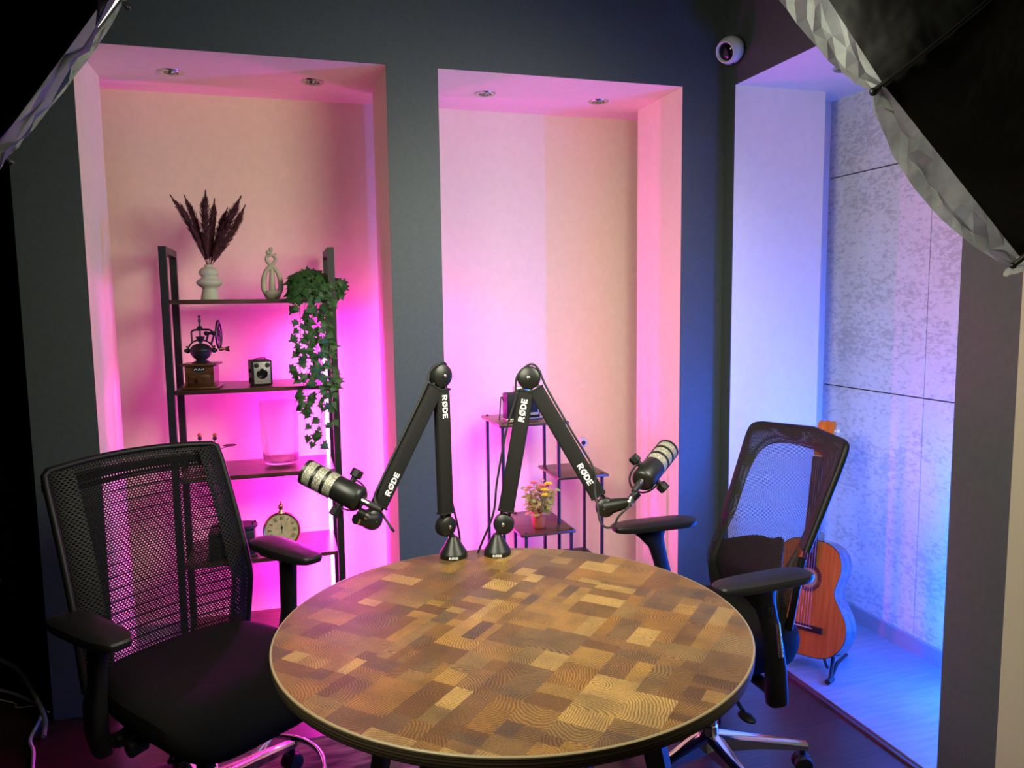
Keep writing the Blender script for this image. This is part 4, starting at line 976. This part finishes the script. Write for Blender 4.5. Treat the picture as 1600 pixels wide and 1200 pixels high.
for x, y, ln in VINES:
    pts = [Vector((x*.5, -.04, .05)), Vector((x*.9, -.085, .045)), Vector((x, y, .0))]
    n = int(ln/.06)
    for i in range(1, n+1): pts.append(Vector((x+q.uniform(-.014, .014), y+q.uniform(-.006, .006), -ln*i/n)))
    path = bez(pts, 5); mbS.tube(path, .0009, 6)
    for i in range(4, len(path)):
        if q.random() < .60:
            sg = q.choice((-1, 1)); p = path[i]; st = Vector((sg*q.uniform(.006, .022), q.uniform(-.015, .004), q.uniform(-.004, .010)))
            mbS.tube([p, p+st], .0006, 5)
            ivy_leaf(mbL, p+st, Vector((sg*q.uniform(-.2, .7), -1, q.uniform(-.1, .6))), Vector((sg*q.uniform(.1, 1), 0, q.uniform(-1, .15))), q.uniform(.022, .040))
mbL.build('ivy_leaves', m_leaf, t, smooth=False, recalc=False); mbS.build('ivy_stems', mat('ivy stem', (.05, .06, .02), .6), t)

# ------------------------------------------------------------------ plant stand
t = thing('plant_stand', 'tiered black metal plant stand with dark boards inside the middle niche', 'plant stand', (1.15, 3.19, .0145))
ps = Vector(t.location)
def board(x0, x1, y0, y1, z):
    mb = MB().box(((x0+x1)/2-ps.x, (y0+y1)/2-ps.y, z-.006-ps.z), (x1-x0, y1-y0, .012), None, .003); return mb.build('shelf_board', m_shelf, t)
board(.855, 1.165, 3.06, 3.365, .925); board(.930, 1.175, 3.01, 3.365, .462); board(1.128, 1.368, 3.10, 3.375, .672); board(1.128, 1.375, 3.08, 3.375, .165); board(.855, 1.165, 3.06, 3.365, .06)
for (x, y, zt) in ((.875, 3.08, .925), (1.006, 3.35, .462), (.957, 3.03, .462), (1.152, 3.352, .925), (1.1385, 3.12, .925), (1.160, 3.03, .462), (1.352, 3.355, .672), (1.3415, 3.12, .672), (.88, 3.35, .925)):
    MB().cyl((x-ps.x, y-ps.y, 0), (x-ps.x, y-ps.y, zt-ps.z+.004), .0078, seg=16, bev=.002).cyl((x-ps.x, y-ps.y, zt-ps.z-.016), (x-ps.x, y-ps.y, zt-ps.z-.008), .0105, seg=16).build('post', m_iron, t)
# potted mums
t = thing('potted_chrysanthemum', 'yellow and pink chrysanthemum in an orange pot on the plant stand lower board', 'plant', (1.040, 3.10, .463))
MB().lathe([(0, .002), (.0255, 0), (.029, .004), (.037, .058), (.040, .060), (.040, .072), (.0365, .072), (.035, .060), (0, .058)], seg=32).build('plant_pot', noise_mat('orange plastic pot', (.40, .08, .03), (.50, .12, .045), 40, .4), t)
q = random.Random(3); mbL = MB(); mbS = MB(); m_mleaf = noise_mat('mum leaf', (.20, .28, .05), (.45, .50, .10), 60, .5)
heads = [(-.052, -.03, .182, 1), (-.030, -.045, .163, 2), (-.020, .01, .190, 1), (.0, -.035, .186, 1), (.008, -.05, .172, 0), (.010, -.055, .150, 0), (.032, -.03, .192, 0), (.020, .02, .196, 2), (.048, -.02, .160, 2), (.03, .0, .175, 1)]
def small_leaf(mb, p, d, n, s):
    d = d.normalized(); n = (n-n.dot(d)*d).normalized(); sd = d.cross(n)
    mb.poly([p, p+d*s*.4+sd*s*.32, p+d*s*.75+sd*s*.22, p+d*s, p+d*s*.75-sd*s*.22, p+d*s*.4-sd*s*.32])
for x, y, z, c in heads:
    path = bez([(x*.15, y*.15, .06), (x*.5, y*.5, .10), (x*.9, y*.9, z-.03), (x, y, z)], 5); mbS.tube(path, .0010, 6)
for k in range(380):
    a = q.uniform(0, 2*PI); z = q.uniform(.055, .17); r = q.uniform(.005, .040+.028*(z-.05)/.12); p = Vector((r*math.cos(a), r*math.sin(a), z))
    small_leaf(mbL, p, Vector((math.cos(a), math.sin(a), q.uniform(-.7, .8))), Vector((q.uniform(-.5, .5), -.6, 1)), q.uniform(.014, .028))
mbL.build('leaves', m_mleaf, t, smooth=False, recalc=False); mbS.build('stems', mat('mum stem', (.12, .16, .04), .6), t)
PC = [mat('yellow petals', (.95, .82, .06), .6), mat('pink petals', (.75, .28, .22), .6), mat('pale pink petals', (.70, .42, .36), .6)]
for x, y, z, c in heads:
    mb = MB(); r = .021 if c != 2 else .015; ctr = Vector((x, y, z))
    for ly, (nn, rr, el) in enumerate(((16, 1, .25), (13, .8, .6), (9, .55, 1.0))):
        for i in range(nn):
            a = 2*PI*i/nn+ly*.3; d = Vector((math.cos(a)*math.cos(el), math.sin(a)*math.cos(el)-.25, math.sin(el))).normalized()
            s = d.cross(Vector((0, -.4, 1))).normalized()*r*.16; mb.poly([ctr, ctr+d*r*rr*.6-s, ctr+d*r*rr, ctr+d*r*rr*.6+s])
    mb.sphere(ctr+Vector((0, -.002, .003)), r*.25, 8); mb.build('flower_head', PC[c], t, smooth=False)
# folding camera on the top board
t = thing('folding_camera', 'vintage black folding camera behind the right boom arm on the plant stand', 'camera', (.995, 3.20, .9258), math.radians(4))
MB().box((0, 0, .058), (.155, .060, .116), None, .006).build('camera_body', m_plastic, t)
fc = MB().box((.022, -.034, .055), (.090, .008, .072), None, .001).build('front_panel', mat('worn silver trim', (.5, .5, .45), .4, .4), t)
MB().box((.022, -.0385, .058), (.082, .002, .056)).build('panel_leather', m_plastic, fc, smooth=False)
MB().lathe([(.024, 0), (.024, .010), (.020, .012), (.018, .006), (0, .006)], (-.005, -.039, .058), (0, -1, 0), 32).build('lens', m_steel, fc)
MB().box((.002, 0, .128), (.07, .04, .028), None, .005).build('top_housing', m_steel, t)
MB().box((0, -.02, .004), (.17, .05, .008), None, .001).build('drop_bed', m_steel, t)
MB().tube(bez([(-.080, 0, .08), (-.092, 0, .10), (-.098, 0, .05), (-.102, 0, .0)], 5), .003, 8).build('hand_strap', m_rubber, t)
# small ball lamp on the middle board
t = thing('glass_ornament', 'small white glass ornament with a dark eye behind the boom arm', 'ornament', (1.290, 3.22, .6728))
m_orn = mat('milky glass', (.72, .72, .78), .15, 0, .5, Transmission_Weight=.4)
MB().lathe([(0, 0), (.022, 0), (.024, .004), (.010, .010), (.006, .030), (.009, .070), (.006, .106)], seg=24).build('stem', m_orn, t)
MB().sphere((0, 0, .127), .0225, 24).build('globe', m_orn, t)
MB().lathe([(.009, .0), (.010, .003), (0, .004)], (-.004, -.0205, .127), (-.15, -1, 0), 20).build('dark_eye', m_iron, t)
# black box on the lowest board
t = thing('storage_box', 'low black box on the bottom board of the plant stand', 'box', (1.262, 3.235, .1658))
MB().box((0, 0, .045), (.175, .22, .09), None, .004).build('box_body', m_iron, t); MB().box((0, 0, .094), (.180, .225, .012), None, .003).build('box_lid', m_iron, t)

# ------------------------------------------------------------------ guitar
def guitar():
    t = thing('acoustic_guitar', 'orange topped classical guitar on a stand behind the right chair', 'guitar', (1.872, 2.425, .066))
    yaw = math.radians(205-270)     # local -Y is the front
    lean = math.radians(13)
    t.rotation_euler = (-lean, math.radians(-2.5), yaw)
    S = .915
    prof = [(0, 0), (.08, .004), (.135, .030), (.170, .075), (.183, .125), (.176, .175), (.150, .222), (.126, .262), (.120, .288), (.128, .325), (.139, .365), (.138, .410), (.118, .452), (.075, .478), (.03, .484), (0, .485)]
    R_ = bez([Vector((x, 0, z)) for x, z in prof], 4); R_[0].x = 0; R_[-1].x = 0
    out = [p*S for p in R_]+[Vector((-p.x, 0, p.z))*S for p in R_[-2:0:-1]]
    D = .092*S
    m_top = noise_mat('orange cedar top', (.50, .145, .022), (.62, .21, .035), 9, .16, .02, stretch=(9, 1, .6), detail=6, Coat_Weight=.4)
    m_side = noise_mat('rosewood side', (.06, .05, .05), (.11, .09, .08), 8, .15, stretch=(6, 6, 1), Coat_Weight=.5)
    MB().prism([(p.x, .0, p.z) for p in out], (0, D, 0), .002).build('body_side', m_side, t)
    hz, hr = .325*S, .043*S
    # top with sound hole: ring bridging outline to hole
    mb = MB(); n = len(out); hole = []
    for p in out:
        a = math.atan2(p.z-hz, p.x); hole.append(Vector((hr*math.cos(a), 0, hz+hr*math.sin(a))))
    a_ = [mb.bm.verts.new((p.x*.992, -.0015, .002+(p.z)*.992)) for p in out]; b_ = [mb.bm.verts.new((p.x, -.0015, p.z)) for p in hole]
    for k in range(n): mb.bm.faces.new((a_[k], a_[(k+1) % n], b_[(k+1) % n], b_[k]))
    mb.build('soundboard', m_top, t, smooth=False)
    MB().tube([Vector((p.x*.997, -.0008, p.z*.997+.001)) for p in out]+[Vector((out[0].x*.997, -.0008, out[0].z+.001))], .0016, 6).build('binding', mat('dark binding', (.02, .012, .01), .3), t)
    mr = noise_mat('mosaic rosette', (.03, .012, .01), (.30, .09, .03), 300, .35, detail=1, lo=.48, hi=.52)
    MB().lathe([(hr, .0), (hr*1.42, .0)], (0, -.0021, hz), (0, -1, 0), 64, cap=False).build('rosette', mr, t)
    MB().lathe([(hr*1.0, 0), (0, 0)], (0, .0008-.0016, hz), (0, -1, 0), 40, cap=False).build('sound_hole', noise_mat('pale inner wood', (.36, .27, .12), (.44, .34, .17), 30, .7), t)
    m_rose = mat('dark rosewood', (.03, .018, .014), .35)
    MB().box((0, -.006, .118*S), (.17*S, .009, .026*S), None, .002).build('bridge', m_rose, t)
    MB().box((0, -.011, .120*S), (.078, .003, .0025)).build('saddle', m_print, t)
    nk = MB(); N0, N1 = hz+hr*.92, .838*S
    nk.prism([(-.028, -.004, N0), (.028, -.004, N0), (.0245, -.004, N1), (-.0245, -.004, N1)], (0, -.006, 0)).build('fretboard', m_rose, t, smooth=False)
    MB().prism([(-.026, .0, .47*S), (.026, .0, .47*S), (.0235, .0, N1), (-.0235, .0, N1)], (0, .022, 0), .006).box((0, .03, .49*S), (.05, .06, .05), None, .008).build('neck', mat('mahogany neck', (.22, .08, .03), .25), t)
    fr = MB(); sc = .65*S; zb = N1-sc
    for i in range(1, 19):
        z = N1-sc*(1-2**(-i/12))
        if z < N0+.004: break
        fr.box((0, -.0105, z), (.050, .0012, .0012))
    fr.build('frets', m_steel, t, smooth=False)
    MB().box((0, -.009, N1+.002), (.050, .008, .004)).build('nut', m_print, t)
    hd = MB().prism([(-.024, .0, N1+.004), (.024, .0, N1+.004), (.034, .012, N1+.030), (.036, .030, .985*S), (.030, .034, 1.0*S), (.014, .032, .992*S), (0, .034, 1.002*S), (-.014, .032, .992*S), (-.030, .034, 1.0*S), (-.036, .030, .985*S), (-.034, .012, N1+.030)], (0, .016, 0), .002).build('headstock', m_top, t)
    for sg in (-1, 1):
        for i in range(3):
            z = (.872+.042*i)*S; MB().cyl((sg*.034, .03, z), (sg*.046, .03, z), .002).sphere((sg*.050, .03, z), .008, 10, (.7, .5, 1)).build('tuning_peg', m_print, hd)
    for i in range(6):
        x = -.021+.0084*i; MB().tube([(x*1.35, -.0125, .120*S), (x, -.0125, N1+.002)], .00045, 5).build('string', mat('string', (.42, .40, .38), .4, .2) if i == 0 else bpy.data.materials['string'], t)
    return t
guitar()
t = thing('guitar_stand', 'small black folding stand holding the guitar', 'guitar stand', (1.897, 2.41, .0148))
fd = Vector((math.cos(math.radians(205)), math.sin(math.radians(205)), 0)); sd = Vector((-fd.y, fd.x, 0))
for sg in (-1, 1):
    p0 = fd*.06+sd*sg*.115; pb = -fd*.19+sd*sg*.06
    mb = MB(); mb.tube([p0+Vector((0, 0, .012)), -fd*.05+sd*sg*.09+Vector((0, 0, .035)), pb+Vector((0, 0, .012))], .007, 10)
    mb.tube([p0+Vector((0, 0, .012)), fd*.015+sd*sg*.10+Vector((0, 0, .042)), -fd*.08+sd*sg*.06+Vector((0, 0, .045))], .007, 10)
    lg = mb.build('stand_leg', m_metalblk, t)
    MB().tube([p0+fd*.018+Vector((0, 0, .012)), p0-fd*.02+Vector((0, 0, .014))], .0105, 12).build('rubber_foot', m_rubber, lg)
    MB().tube([fd*.055+sd*sg*.09+Vector((0, 0, .082)), fd*.03+sd*sg*.09+Vector((0, 0, .045))], .006, 10).build('front_prong', m_rubber, lg)
MB().tube([-fd*.08-sd*.06+Vector((0, 0, .045)), -fd*.08+sd*.06+Vector((0, 0, .045))], .007, 10).tube([-fd*.08+Vector((0, 0, .045)), -fd*.13+Vector((0, 0, .16))], .007, 10).build('cross_bar', m_metalblk, t)

# ------------------------------------------------------------------ loose cables on the floor, left edge
m_gcab = mat('grey cable', (.22, .22, .22), .5); m_wcab = mat('white cable', (.62, .6, .6), .5)
cable('thick grey cable sweeping down to the floor at the left edge', [(-1.05, 3.25, .42), (-1.13, 3.28, .25), (-1.10, 3.22, .16), (-.97, 3.12, .11), (-.84, 2.90, .04), (-.815, 2.80, .008)], .008, 10, m_gcab)
cable('white cable running forward along the floor in the lower left corner', [(-1.10, 3.20, .03), (-1.0, 3.15, .012), (-.88, 3.02, .008), (-.862, 2.93, .006), (-.855, 2.80, .006), (-.825, 2.72, .006), (-.80, 2.62, .006), (-.70, 2.2, .006)], .006, 10, m_wcab)
cable('thin white wire crossing to the thick cable at the left edge', [(-1.08, 3.13, .025), (-.985, 3.09, .005), (-.965, 3.05, .006), (-.90, 3.035, .010), (-.865, 2.99, .016), (-.832, 2.93, .030)], .0025, 8, m_wcab)
